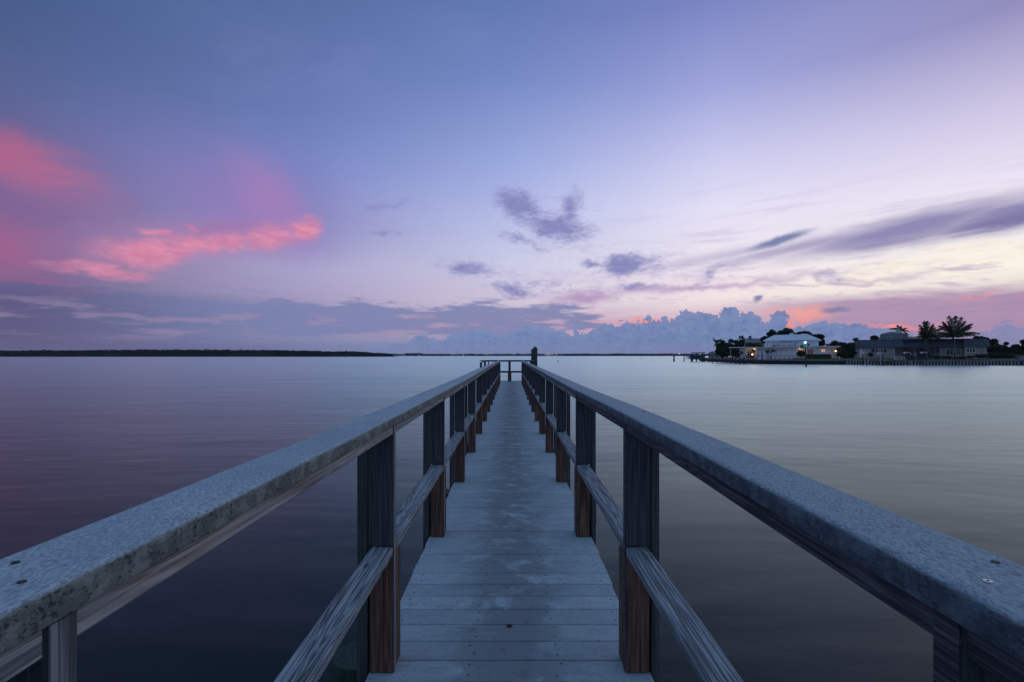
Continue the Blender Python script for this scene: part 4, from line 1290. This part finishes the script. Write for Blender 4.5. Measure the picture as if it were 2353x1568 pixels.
# ------------------------------------------------------------------ docks, lifts and pilings on the right shore
def pile(label, x, ytop, ybot, rpx, group, name='dock_piling', mat='dock_pile', cat='piling', Y=None, top=None):
    Y = Y or H * 2048 / (ybot - 1422)
    p = at(x, ybot, Y); t = at(x, ytop, Y); r = rpx / 2048 * Y
    root = thing(name, label, cat, (p.x, Y, 0), 0, group)
    m = MB(); m.tube([(0, 0, -1.5), (0.02, 0, t.z)], [r, r * 0.9], 10); o = m.build('shaft', M[mat], root)
    if top: MB().tube([(0.02, 0, t.z + 0.002), (0.02, 0, t.z + 0.12)], [r * 1.05, r * 0.5], 10).build('cap', M[top], root)
    return root
GD = 'pilings of the dock before the white house'
dlabs = ['thin lone piling left of the dock in front of the dark trees', 'leftmost thick piling of the dock by the white house', 'second piling of the dock, below the dark trees', 'third piling of the dock, standing beside the fourth', 'fourth piling of the dock, near the small bushy palm', 'fifth piling of the dock, left of the lit patio', 'short piling under the dock right of the round lamp', 'tall right end piling of the dock by the white house']
for i, (zx, zt, zb_, rp) in enumerate(((123, 690, 826, 1.3), (357, 685, 822, 1.7), (421, 690, 830, 1.8), (517, 680, 828, 2.2), (578, 650, 828, 2.4), (653, 680, 828, 1.9), (851, 760, 830, 1.4), (957, 632, 832, 2.2))):
    x_, yt_ = r2(zx, zt); yb_ = r2(0, zb_)[1]
    pile(dlabs[i], x_, yt_, yb_, rp, GD)
# the dock deck itself
dk2 = thing('dock', 'low timber dock standing in the water before the lit patio', 'dock', (0, 0, 0))
A = at(*r2(560, 765), 156); B = at(*r2(950, 765), 152)
m = MB(); m.add([(A.x, A.y, 1.15), (B.x, B.y, 1.15), (B.x + 1.5, B.y + 3.0, 1.15), (A.x + 1.5, A.y + 5, 1.15), (A.x, A.y, 1.33), (B.x, B.y, 1.33), (B.x + 1.5, B.y + 3.0, 1.33), (A.x + 1.5, A.y + 5, 1.33)],
      [(0, 1, 2, 3), (4, 5, 6, 7), (0, 1, 5, 4), (1, 2, 6, 5), (2, 3, 7, 6), (3, 0, 4, 7)])
m.build('deck', M['dock_wood'], dk2)
m = MB()
for t in (0.12, 0.35, 0.62, 0.9):
    p = A.lerp(B, t); m.tube([(p.x, p.y + 0.4, -1), (p.x, p.y + 0.4, 1.148)], 0.13, 8)
m.build('supports', M['dock_pile'], dk2)
# white hoist frame over the dock
hf = thing('boat_hoist', 'slender pale hoist frame standing on the dock near the round lamp', 'boat hoist')
q0, q1 = at(*r2(690, 640), 154), at(*r2(945, 640), 153)
m = MB(); m.tube([q0, q1], 0.05, 6)
m.build('beam', M['pale_metal'], hf)
for q in (q0, q1): MB().tube([(q.x, q.y, 1.335), (q.x, q.y, q.z + 0.1)], 0.06, 6).build('leg', M['pale_metal'], hf)
m = MB(); q = at(*r2(890, 660), 154); m.tube([(q.x, q.y, 1.335), (q.x, q.y, q.z)], 0.04, 6).build('leg', M['pale_metal'], hf)
# globe lamp on a piling
p = at(*r2(797, 668), 153)
gl = thing('globe_lamp', 'glowing round lamp on a piling at the dock', 'lamp', (p.x, p.y, 1.0))
MB().tube([(0.2, 0, -2.2), (0, 0, p.z - 1.0 - 0.22)], [0.16, 0.13], 10).build('post', M['dock_pile'], gl)
MB().ball((0, 0, p.z - 1.0), 0.22, 12).build('globe', M['lamp'], gl)
point('globe_light', (0, -0.3, p.z - 1.0), 6, (1, .6, .3), 0.2, gl)
# patio chairs and table (orange cushions)
M['orange'] = flat('orange_cushion', (0.35, 0.10, 0.05), 0.8)
for i, (zx, lab) in enumerate(((700, 'orange cushioned patio chair left of the globe lamp'), (740, 'orange cushioned patio chair close to the globe lamp'), (905, 'dark cushioned patio chair right of the globe lamp'))):
    p = at(*r2(zx, 738), 168); ch = thing('patio_chair', lab, 'chair', (p.x, p.y, 1.8), rng.uniform(-.5, .5), 'chairs on the lit patio')
    MB().bbox(-0.35, 0.35, -0.35, 0.35, 0.32, 0.46, .02).build('seat', M['orange' if i < 2 else 'canvas'], ch)
    MB().bbox(-0.35, 0.35, 0.30, 0.42, 0.461, 1.0, .02).build('backrest', M['orange' if i < 2 else 'canvas'], ch)
    m = MB()
    for lx in (-.32, .32):
        for ly in (-.32, .32): m.box(lx - .03, lx + .03, ly - .03, ly + .03, -0.1, .319)
    m.build('legs', M['dark_metal'], ch)
p = at(*r2(850, 735), 168); tb = thing('patio_table', 'round table between the chairs on the lit patio', 'table', (p.x, p.y, 1.8))
MB().tube([(0, 0, 0.70), (0, 0, 0.75)], 0.6, 16).build('tabletop', M['pale_metal'], tb)
MB().tube([(0, 0, -0.1), (0, 0, 0.698)], 0.06, 8).build('leg', M['dark_metal'], tb)
# pool fence
pf = thing('garden_fence', 'low railing fence along the lawn before the white panels', 'fence')
A = at(*r2(968, 700), 159); B = at(*r2(1560, 690), 157)
m = MB()
for zz in (1.80, 2.62): m.tube([(A.x, A.y, zz), (B.x, B.y, zz)], 0.035, 5)
m.build('rails', M['dark_metal'], pf)
for i in range(9):
    p = A.lerp(B, i / 8); MB().box(p.x - .05, p.x + .05, p.y - .05, p.y + .05, 1.4, 2.68).build('post', M['dark_metal'], pf)
MB().add([(A.x, A.y + 2.5, 1.4), (B.x, B.y + 2.5, 1.4), (B.x, B.y + 2.5, 2.25), (A.x, A.y + 2.5, 2.25), (A.x, A.y + 2.8, 1.4), (B.x, B.y + 2.8, 1.4), (B.x, B.y + 2.8, 2.25), (A.x, A.y + 2.8, 2.25)],
         [(0, 1, 2, 3), (4, 5, 6, 7), (3, 2, 6, 7), (0, 3, 7, 4), (1, 2, 6, 5)]).build('base_wall', M['white_wall'], pf)
p = at(3357, 1440, 150)
sg = thing('shore_post', 'short white post at the joint of the two seawalls', 'post', (p.x, p.y, 1.3))
MB().tube([(0, 0, 0), (0, 0, 1.1)], 0.09, 8).build('post', M['white_trim'], sg)

# channel marker
Ym = 123.0
p = at(3224.5, 1467, Ym)
cm = thing('channel_marker', 'leaning channel marker pole with green square board and green light', 'channel marker', (p.x, Ym, 0))
t0 = at(3221, 1395, Ym) - Vector((p.x, Ym, 0))
MB().tube([(0.06, 0, -1.5), (0, 0, 0), (t0.x, 0, t0.z)], [0.19, 0.18, 0.14], 12).build('pole', M['pile'], cm)
MB().tube([(-0.004, 0, -0.1), (-0.002, 0, 0.45)], [0.2, 0.195], 12).build('waterline_band', M['wet'], cm)
q = at(3200, 1380.5, Ym) - Vector((p.x, Ym, 0)); q2 = at(3211.5, 1396, Ym) - Vector((p.x, Ym, 0))
T_ = Matrix.Translation(((q.x + q2.x) / 2, -0.2, (q.z + q2.z) / 2)) @ Matrix.Rotation(R(3), 4, 'Y')
MB().box(-0.40, 0.40, -0.02, 0.02, -0.46, 0.46, T_).build('dayboard', M['green_board'], cm)
MB().box(q.x + 0.5, t0.x + 0.5, -0.16, 0.16, t0.z + 0.003, t0.z + 0.08).build('platform', M['dark_metal'], cm)
lz = at(3220, 1371, Ym).z; lx = at(3220, 1371, Ym).x - p.x
MB().tube([(t0.x, 0, t0.z + 0.083), (lx, 0, lz - 0.30)], 0.03, 6).build('mast', M['dark_metal'], cm)
ln = MB().tube([(lx, 0, lz - 0.26), (lx, 0, lz + 0.22)], 0.19, 12).build('lantern', M['green_lamp'], cm)
MB().tube([(lx, -0.21, lz + 0.02), (lx, -0.23, lz + 0.02)], 0.13, 12).build('lens', M['green_core'], ln)
point('marker_light', (lx, -0.6, lz), 6, (0.1, 1, .7), 0.2, cm)

# dock and boat lifts before the mansard house
dk3 = thing('dock', 'dark low dock between the boat lifts before the mansard house', 'dock', (0, 0, 0))
A = at(*r3(365, 655), 136); B = at(*r3(790, 655), 132.5)
m = MB(); m.add([(A.x, A.y, 0.95), (B.x, B.y, 0.95), (B.x + 1, B.y + 2.6, .95), (A.x + 1, A.y + 2.6, .95), (A.x, A.y, 1.25), (B.x, B.y, 1.25), (B.x + 1, B.y + 2.6, 1.25), (A.x + 1, A.y + 2.6, 1.25)],
      [(0, 1, 2, 3), (4, 5, 6, 7), (0, 1, 5, 4), (1, 2, 6, 5), (2, 3, 7, 6), (3, 0, 4, 7)])
m.build('deck', M['dock_wood'], dk3)
m = MB()
for i in range(9):
    p = A.lerp(B, (i + .3) / 9); m.tube([(p.x, p.y + .3, -1), (p.x, p.y + .3, .948)], 0.14, 8)
m.build('supports', M['dock_pile'], dk3)
GL = 'pilings of the boat lifts before the mansard house'
for i, (zx, ztp, zbt, rp, lab) in enumerate(((230, 565, 735, 1.6, 'leftmost lift piling before the door of the mansard house'), (290, 560, 738, 1.6, 'second lift piling from the left, before the mansard house'), (495, 568, 738, 1.9, 'lift piling below the four paned window'), (433, 575, 700, 1.2, 'thin lift piling left of the one below the four paned window'), (635, 597, 690, 1.2, 'short piling beside the quoined corner of the mansard house'),
                                             (770, 560, 735, 1.2, 'thin lift piling left end of the middle boat lift'), (826, 588, 738, 2.6, 'stout short piling of the middle boat lift'), (1002, 640, 738, 1.3, 'short piling between the middle and the right boat lift'), (1068, 560, 740, 2.3, 'tall stout piling of the right boat lift'))):
    pile(lab, *r3(zx, ztp), r3(0, zbt)[1], rp, GL, Y=133.5)
GP = 'white guide poles of the boat lifts'
for i, (zx, ztp, lab) in enumerate(((262, 513, 'first white guide pole from the left, before the tan door'), (301, 513, 'second white guide pole from the left'), (431, 510, 'white guide pole before the left panes of the four paned window'), (468, 510, 'white guide pole before the right panes of the four paned window'), (865, 562, 'short white guide pole at the middle boat lift'), (929, 562, 'white guide pole between the middle and right boat lifts'))):
    p = at(*r3(zx, ztp), 134.5); th_ = thing('guide_pole', lab, 'pole', (p.x, 134.5, 0), 0, GP)
    MB().tube([(0, 0, -0.3), (0, 0, p.z)], 0.045, 6).build('shaft', M['white_trim'], th_)
GB = 'boat lift beams before the mansard house'
for i, (x0, x1, yy, lab) in enumerate(((213, 300, 562, 'pale cross beam of the leftmost boat lift'), (415, 500, 568, 'pale cross beam of the boat lift below the four paned window'), (762, 848, 562, 'pale cross beam of the middle boat lift'), (985, 1080, 560, 'pale cross beam of the right boat lift'))):
    a, b = at(*r3(x0, yy), 133.2), at(*r3(x1, yy), 133.2)
    th_ = thing('boat_lift', lab, 'boat lift', ((a.x + b.x) / 2, 133.2, a.z), 0, GB); L = (b.x - a.x) / 2
    MB().box(-L, L, -0.08, 0.08, -0.10, 0.10).build('beam', M['pale_metal'], th_)
    MB().box(-L + 0.1, -L + 0.5, -0.2, -0.085, -0.35, 0.15).build('motor', M['white_trim'], th_)
    m = MB()
    for u in (-L + 0.3, L - 0.3): m.tube([(u, 0, -0.101), (u, 0, -1.6)], 0.02, 4)
    m.build('cables', M['dark_metal'], th_)
# two small craft hanging in the lifts
for i, (x0, x1, yy, lab) in enumerate(((848, 930, 645, 'dark low skiff hanging in the middle boat lift'), (938, 1040, 640, 'dark skiff hanging in the right boat lift'))):
    a, b = at(*r3(x0, yy), 134.2), at(*r3(x1, yy), 134.2); L = (b.x - a.x) / 2
    th_ = thing('skiff', lab, 'boat', ((a.x + b.x) / 2, 134.2, a.z), 0, 'skiffs in the lifts')
    sec = [(-1, .35, .0), (-.5, .6, -.25), (.3, .6, -.3), (.85, .35, -.1), (1, .03, .1)]
    m = MB(); vs = []
    for t, w_, k_ in sec: vs += [(t * L, -w_, 0.25), (t * L, -w_ * .7, k_ - .1), (t * L, w_ * .7, k_ - .1), (t * L, w_, 0.25)]
    fs = [(4 * j + q, 4 * j + 4 + q, 4 * j + 5 + q, 4 * j + 1 + q) for j in range(4) for q in range(3)] + [(0, 1, 2, 3), (16, 17, 18, 19)]
    m.add(vs, fs).build('hull', M['dark_metal'], th_)
    MB().box(-.3, .3, -.3, .3, .05, .7).build('console', M['black'], th_)
# white garden table set and tank
p = at(*r3(708, 640), 142); tb = thing('garden_table', 'white table on the lawn in front of the dark porch of the mansard house', 'table', (p.x, p.y, 1.5))
MB().box(-1.5, 1.5, -.5, .5, .86, .95).build('tabletop', M['white_trim'], tb)
for ux in (-1.3, -0.5, 0.5, 1.3): MB().box(ux - .04, ux + .04, -.4, .4, 0, .858).build('leg', M['white_trim'], tb)
p = at(*r3(2298, 650), 138); tk = thing('box_pillar', 'pale square pillar box at the right end of the ribbed seawall', 'box', (p.x, p.y, 1.3))
MB().bbox(-.7, .7, -.5, .5, 0, at(0, 1423.5, 138).z - 1.3, .03).build('body', M['concrete'], tk)
MB().box(-.78, .78, -.58, .58, at(0, 1423.5, 138).z - 1.297, at(0, 1423.5, 138).z - 1.2).build('cap', M['concrete'], tk)
# white kiosk / parked boat cover seen through the trees at right
p = at(*r3(2225, 570), 175); wb = thing('covered_boat', 'white covered boat glimpsed between the trees at the right', 'boat', (p.x, p.y, 1.9))
MB().bbox(-3.2, 3.2, -1, 1, .5, 1.7, .3).build('hull', M['white_trim'], wb)
MB().bbox(-1.8, 1.2, -.8, .8, 1.702, 2.5, .3).build('cover', M['white_wall'], wb)

# ------------------------------------------------------------------ things out on the water
pile('thick green mooring piling with white bird droppings on top, left of the boat lift', 2696, 1420.5, 1447, 3.2, 'mooring pilings off the point', mat='pile', top='white_trim')
pile('slim piling, left one of the nearer pair by the boat lift', 2734.3, 1421, 1447, 1.1, 'mooring pilings off the point')
pile('slim piling, right one of the nearer pair by the boat lift', 2738.6, 1421, 1447, 1.1, 'mooring pilings off the point')
pile('short thin piling, left one of the farther pair', 2744.6, 1423.5, 1439, .8, 'mooring pilings off the point')
pile('short thin piling, right one of the farther pair', 2748.6, 1423.5, 1439, .8, 'mooring pilings off the point')
# boat on its lift
Yb = 212.0
def rb(zx, zy): return at(2660 + zx / 11.765, 1380 + zy / 11.765, Yb)
o = rb(1560, 800); bl = thing('boat_lift', 'timber boat lift with an overhead frame standing in the water left of the point', 'boat lift', (o.x, Yb, 0))
def L(zx, zy, y=0.0): v = rb(zx, zy); return (v.x - o.x, y, v.z)
for i, (zx, zt2, yy) in enumerate(((1290, 470, 0), (1350, 440, 2.6), (1480, 640, 0), (1700, 640, 0), (1840, 430, 0), (1880, 360, 2.6))):
    a_ = L(zx, zt2, yy); MB().tube([(a_[0], yy, -1), (a_[0], yy, a_[2])], 0.26, 8).build('piling', M['dock_pile'], bl)
MB().box(L(1260, 0)[0], L(2030, 0)[0], 0.3, 2.6, L(0, 700)[2], L(0, 610)[2]).build('platform', M['dock_wood'], bl)
for yy, yv in ((0.2, 2.7),):
    for t_ in (0.2, 2.6):
        MB().box(L(1345, 0)[0], L(1900, 0)[0], t_ - .08, t_ + .08, L(0, 385)[2], L(0, 355)[2]).build('frame_beam', M['dark_metal'], bl)
for zx in (1345, 1400, 1800, 1880):
    MB().box(L(zx, 0)[0] - .07, L(zx, 0)[0] + .07, 0.12, 0.28, L(0, 610)[2], L(0, 390)[2]).build('frame_post', M['dark_metal'], bl)
bt = thing('motorboat', 'dark blue motorboat with outboard hanging in the lift off the point', 'boat', (o.x, Yb, 0))
x0, x1 = L(1230, 0)[0], L(1990, 0)[0]; zk = L(0, 620)[2] + 0.05; zg_ = L(0, 520)[2]
vs = []
for t_, w_, k_, g_ in ((0, .9, 0.05, 0), (.4, 1.1, 0, .05), (.7, 1.0, .1, .15), (.9, .55, .45, .3), (1, .04, .95, .45)):
    X = x0 + (x1 - x0) * t_; zz = zk + (zg_ - zk) * k_
    vs += [(X, 1.4 - w_, zg_ + g_ * .6), (X, 1.4 - w_ * .6, zz), (X, 1.4 + w_ * .6, zz), (X, 1.4 + w_, zg_ + g_ * .6)]
MB().add(vs, [(4 * j + q, 4 * j + 4 + q, 4 * j + 5 + q, 4 * j + 1 + q) for j in range(4) for q in range(3)] + [(0, 1, 2, 3), (16, 17, 18, 19)] + [(4 * j, 4 * j + 3, 4 * j + 7, 4 * j + 4) for j in range(4)]).build('hull', M['blue_hull'], bt)
MB().bbox(L(1530, 0)[0], L(1620, 0)[0], .9, 1.9, zg_ + .05, zg_ + 1.1, .06).build('console', M['canvas'], bt)
MB().box(L(1640, 0)[0], L(1700, 0)[0], .9, 1.9, zg_ + .1, zg_ + .8).build('seat', M['white_trim'], bt)
ob = MB(); ob.bbox(L(1120, 0)[0], L(1200, 0)[0], 1.1, 1.7, L(0, 600)[2], L(0, 545)[2], .08); ob.tube([L(1165, 595, 1.4), L(1180, 690, 1.4)], .16, 8)
ob.build('outboard_motor', M['black'], bt)
# buoys and small marker posts
def buoy(label, x, yt, yb):
    Y = H * 2048 / (yb - 1422); p = at(x, yb, Y); h_ = (yb - yt) / 2048 * Y
    t_ = thing('buoy', label, 'buoy', (p.x, Y, 0), 0, 'buoys on the open water')
    MB().tube([(0, 0, -.3), (0, 0, .08)], [h_ * .3, h_ * .30], 12).build('float_collar', M['black'], t_)
    MB().tube([(0, 0, .082), (0, 0, h_ * .85), (0, 0, h_)], [h_ * .14, h_ * .14, h_ * .07], 10).build('column', M['canvas'], t_)
buoy('small pillar buoy on the open water right of the tall pier piling', 2231.4, 1440.8, 1450.2)
buoy('tiny distant buoy halfway between the pier end and the right shore', 2567, 1431.5, 1436.5)
GM = 'thin marker posts before the mangrove island'
for x, yt, yb, c_, lab in ((1287, 1419, 1431, 'canvas', 'dark marker post left of the two white topped ones before the mangroves'), (1340, 1419, 1428, 'white_trim', 'white topped marker post in the middle before the mangroves'), (1421, 1420, 1428, 'white_trim', 'white topped marker post nearest the right end of the mangroves'), (1769, 1424, 1430, 'canvas', 'tiny marker post left of the end of the pier'), (1828, 1424, 1430, 'canvas', 'tiny marker post closest to the left of the end of the pier')):
    Y = H * 2048 / (yb - 1422); p = at(x, yb, Y); t_ = thing('marker_post', lab, 'marker post', (p.x, Y, 0), 0, GM); zz = at(x, yt, Y).z
    MB().tube([(0, 0, -1), (0, 0, zz)], 0.14, 6).build('shaft', M['dark_metal'], t_)
    MB().box(-.35, .35, -.03, .03, zz + .002, zz + .75).build('board', M[c_], t_)

# ------------------------------------------------------------------ far shores
def wooded(name, label, x0, x1, Y, depth, hfun, mat, card, n, seed, zfloor=0.3):
    """a wooded strip: bumpy body of crowns plus leaf clumps over it"""
    rng = random.Random(seed); mb = MB()
    N = max(20, int((x1 - x0) / (card * 2.2))); K = 7
    vs = []
    for i in range(N + 1):
        X = x0 + (x1 - x0) * i / N; h = hfun(X)
        for k in range(K + 1):
            q = k / K; yy = Y + depth * q
            z = h * (sin(pi * min(1, q * 0.9 + 0.12)) ** 0.55) * (0.86 + 0.22 * mnoise.noise(Vector((X / (h * 1.1 + 1), yy / (h + 1), seed)))) if k else -0.2
            if k == 1: z *= 0.93; yy = Y + 0.4 * h
            vs.append((X, yy, z - 0.3 * card))
    mb.add(vs, [(i * (K + 1) + k, (i + 1) * (K + 1) + k, (i + 1) * (K + 1) + k + 1, i * (K + 1) + k + 1) for i in range(N) for k in range(K)])
    for _ in range(n):
        X = rng.uniform(x0, x1); h = hfun(X)
        q = rng.random() ** 1.4; yy = Y + depth * q * 0.7
        zt2 = h * (0.80 + 0.22 * mnoise.noise(Vector((X / (h * 0.9 + 1), yy / (h + 1), seed + 4))) + 0.12 * rng.random())
        z = zt2 * (rng.random() ** 0.45) + zfloor
        if q > 0.15: z = zt2 * rng.uniform(0.85, 1.0)
        c = Vector((X, yy, z)); u = Vector((rng.gauss(0, 1), rng.gauss(0, .6), rng.gauss(0, .6))).normalized(); v = u.cross(Vector((rng.gauss(0, .4), 1, rng.gauss(0, .4)))).normalized()
        s = card * rng.uniform(.5, 1.2)
        mb.add([c - u * s, c + v * s * .6, c + u * s, c - v * s * .6], [(0, 1, 2, 3)])
    return tag(mb.build(name, M[mat], fix=False), label, 'woods', kind='stuff')

YM = 930.0
mt = [(-2600, 14), (-927, 12.0), (-800, 12.6), (-740, 13.2), (-655, 14.0), (-520, 13.4), (-430, 12.6), (-300, 10.2), (-240, 6.5), (-228, 3.2), (-226, 1.0)]
def mang(X): return interp(mt, X) * (0.97 + 0.14 * mnoise.noise(Vector((X / 45, 0, 1))) + 0.12 * mnoise.noise(Vector((X / 11, 0, 2))))
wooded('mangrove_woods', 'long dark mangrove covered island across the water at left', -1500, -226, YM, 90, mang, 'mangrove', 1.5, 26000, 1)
YF = 1850.0
def fars(X):
    b = 7.0 + 2.2 * mnoise.noise(Vector((X / 60, 0, 5))) + 2.4 * mnoise.noise(Vector((X / 17, 0, 9)))
    if 60 < X < 700: b += 1.0
    if -395 < X < -335: b += 3.0
    return max(2.5, b)
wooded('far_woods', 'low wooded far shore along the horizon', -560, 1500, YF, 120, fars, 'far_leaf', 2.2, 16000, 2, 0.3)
sb = MB(); sb.box(-700, 1600, YF - 12, YF + 200, -1, 0.6)
tag(sb.build('far_bank', M['wet']), kind='structure')
sb = MB(); sb.box(-1500, -227, YM - 3, YM + 100, -1, 0.35)
tag(sb.build('island_bank', M['wet']), kind='structure')
# houses along the far shore: built once, then copied
proto = None
rng = random.Random(77)
def far_house(x, wpx, h, label, group, wallm):
    global proto
    p = at(x, 1424, YF - 10)
    if proto is None:
        proto = thing('waterfront_house', label, 'house')
        MB().box(-5, 5, -3, 3, 0, 4).build('wall', M[wallm], proto)
        m = MB(); hip(m, -5.6, 5.6, -3.6, 3.6, 4.2, 6.2, -3, 3); m.build('roof', M['terracotta'], proto)
        r_ = proto; kids = list(proto.children)
    else:
        r_ = proto.copy(); COL.objects.link(r_)
        for c_ in proto.children:
            d_ = c_.copy(); COL.objects.link(d_); d_.parent = r_
            if c_.name.startswith('wall'): d_.data = c_.data.copy(); d_.data.materials[0] = M[wallm]
    r_['label'] = label; r_['group'] = group
    r_.location = (p.x, YF - 10, 0.55); sc = wpx / 2048 * (YF - 10) / 11.2; r_.scale = (sc, 1, h / 6.2); r_.rotation_euler = (0, 0, 0)
M['pink_wall'] = flat('pinkish_wall', (0.30, 0.24, 0.23), 0.8)
M['teal_wall'] = flat('pale_teal_wall', (0.24, 0.32, 0.33), 0.8)
for i in range(17):
    x = 1955 + i * 14 + rng.uniform(-2, 2)
    if 2118 < x < 2156: continue
    far_house(x, rng.uniform(11, 14), rng.uniform(5.0, 6.2), 'tiny pale house in the far row behind the end of the pier', 'waterfront houses behind the pier end', 'pink_wall')
for i in range(7):
    x = 2160 + i * 14 + rng.uniform(-2, 2)
    far_house(x, rng.uniform(11, 16), rng.uniform(5.5, 7.5), 'tiny bluish house among the lit lamps on the far shore', 'waterfront houses by the lamps', 'teal_wall')
for i in range(14):
    x = 1570 + i * 26 + rng.uniform(-8, 8)
    far_house(x, rng.uniform(7, 16), rng.uniform(3.5, 5.5), 'tiny house on the far shore between the mangroves and the pier', 'waterfront houses right of the mangroves', rng.choice(['pink_wall', 'white_wall', 'teal_wall']))
GLa = 'lamps on the far shore'
for i, (x, y, c_) in enumerate(((2182, 1418.3, 'bulb_white'), (2189.5, 1417.8, 'bulb_white'), (2197.5, 1418.3, 'bulb_pink'), (2209, 1417.5, 'bulb_pink'), (2225.5, 1418, 'bulb_white'), (2716.5, 1415, 'bulb_pink'), (1854, 1422.5, 'bulb_pink'), (2130, 1420, 'bulb_white'))):
    p = at(x, y, YF - 18); lab = ['white lamp left end of the lit group on the far shore', 'second white lamp of the lit group on the far shore', 'pinkish middle lamp of the lit group on the far shore', 'pinkish fourth lamp of the lit group on the far shore', 'white right end lamp of the lit group on the far shore', 'lone lamp above the far shore left of the boat lift', 'faint reddish lamp on the far shore left of the pier', 'small lamp on the far shore just behind the flat topped piling'][i]
    t_ = thing('street_lamp', lab, 'street lamp', (p.x, p.y, 0.5), 0, GLa)
    MB().tube([(0, 0, 0), (0, 0, p.z - 0.5 - 0.5)], 0.12, 5).build('pole', M['dark_metal'], t_)
    MB().ball((0, 0, p.z - 0.5), 0.5 if i < 6 else 0.3, 8).build('bulb', M[c_], t_)
# masts and a water tower on the far shore
GT = 'thin masts on the far shore'
for i, (x, yt, rp) in enumerate(((1874.8, 1409, .3), (1705, 1414, .7), (2219.5, 1412.5, .35), (2229.5, 1412, .9), (2235, 1415, .6), (2332, 1411, .6), (2477, 1404, .2), (2537, 1405, .2), (2606, 1404, .2), (2683, 1403, .2), (2767, 1403, .2), (2655, 1412, .5))):
    p = at(x, yt, YF - 5)
    t_ = thing('mast', ['thin lattice mast left of the pier end', 'dark cypress like spire on the far shore', 'thin mast over the lit houses', 'thick dark spire at the right of the lit houses', 'lower dark spire right of the thick one', 'small bump like spire on the far treeline', 'first hair thin mast over the far treeline', 'second hair thin mast over the far treeline', 'third hair thin mast over the far treeline', 'fourth hair thin mast over the far treeline', 'fifth hair thin mast, above the boat lift', 'stubby tower on the far treeline'][i], 'mast', (p.x, p.y, 0.5), 0, GT)
    r_ = rp / 2048 * YF
    MB().tube([(0, 0, 0), (0, 0, p.z - .5)], [r_, r_ * .7], 6).build('shaft', M['dark_metal'], t_)
# far pier stubs before the mangroves at the left edge
for i, x in enumerate((22, 34, 47, 62, 86, 100, 118, 178, 250)):
    p = at(x, 1429.5, 700)
    t_ = thing('old_piling', 'short dark stub in the row of old pilings before the mangroves at the left edge', 'piling', (p.x, 700, 0), 0, 'old pilings before the mangroves')
    MB().tube([(0, 0, -1), (0, 0, 1.0 + (i % 3) * .35)], .28, 6).build('shaft', M['dock_pile'], t_)

# ------------------------------------------------------------------ evening air
hz = MB().box(-2700, 2700, -350, 2250, -4.5, 19).build('haze', [])
m = bpy.data.materials.new('evening_air'); m.use_nodes = True; nt = m.node_tree; nt.nodes.clear()
o_ = nt.nodes.new('ShaderNodeOutputMaterial'); v_ = nt.nodes.new('ShaderNodeVolumePrincipled')
v_.inputs['Color'].default_value = (0.75, 0.85, 1.0, 1); v_.inputs['Density'].default_value = 0.00007
nt.links.new(v_.outputs[0], o_.inputs['Volume']); hz.data.materials.append(m)
tag(hz, 'thin blue evening haze over the water', 'haze', kind='stuff')
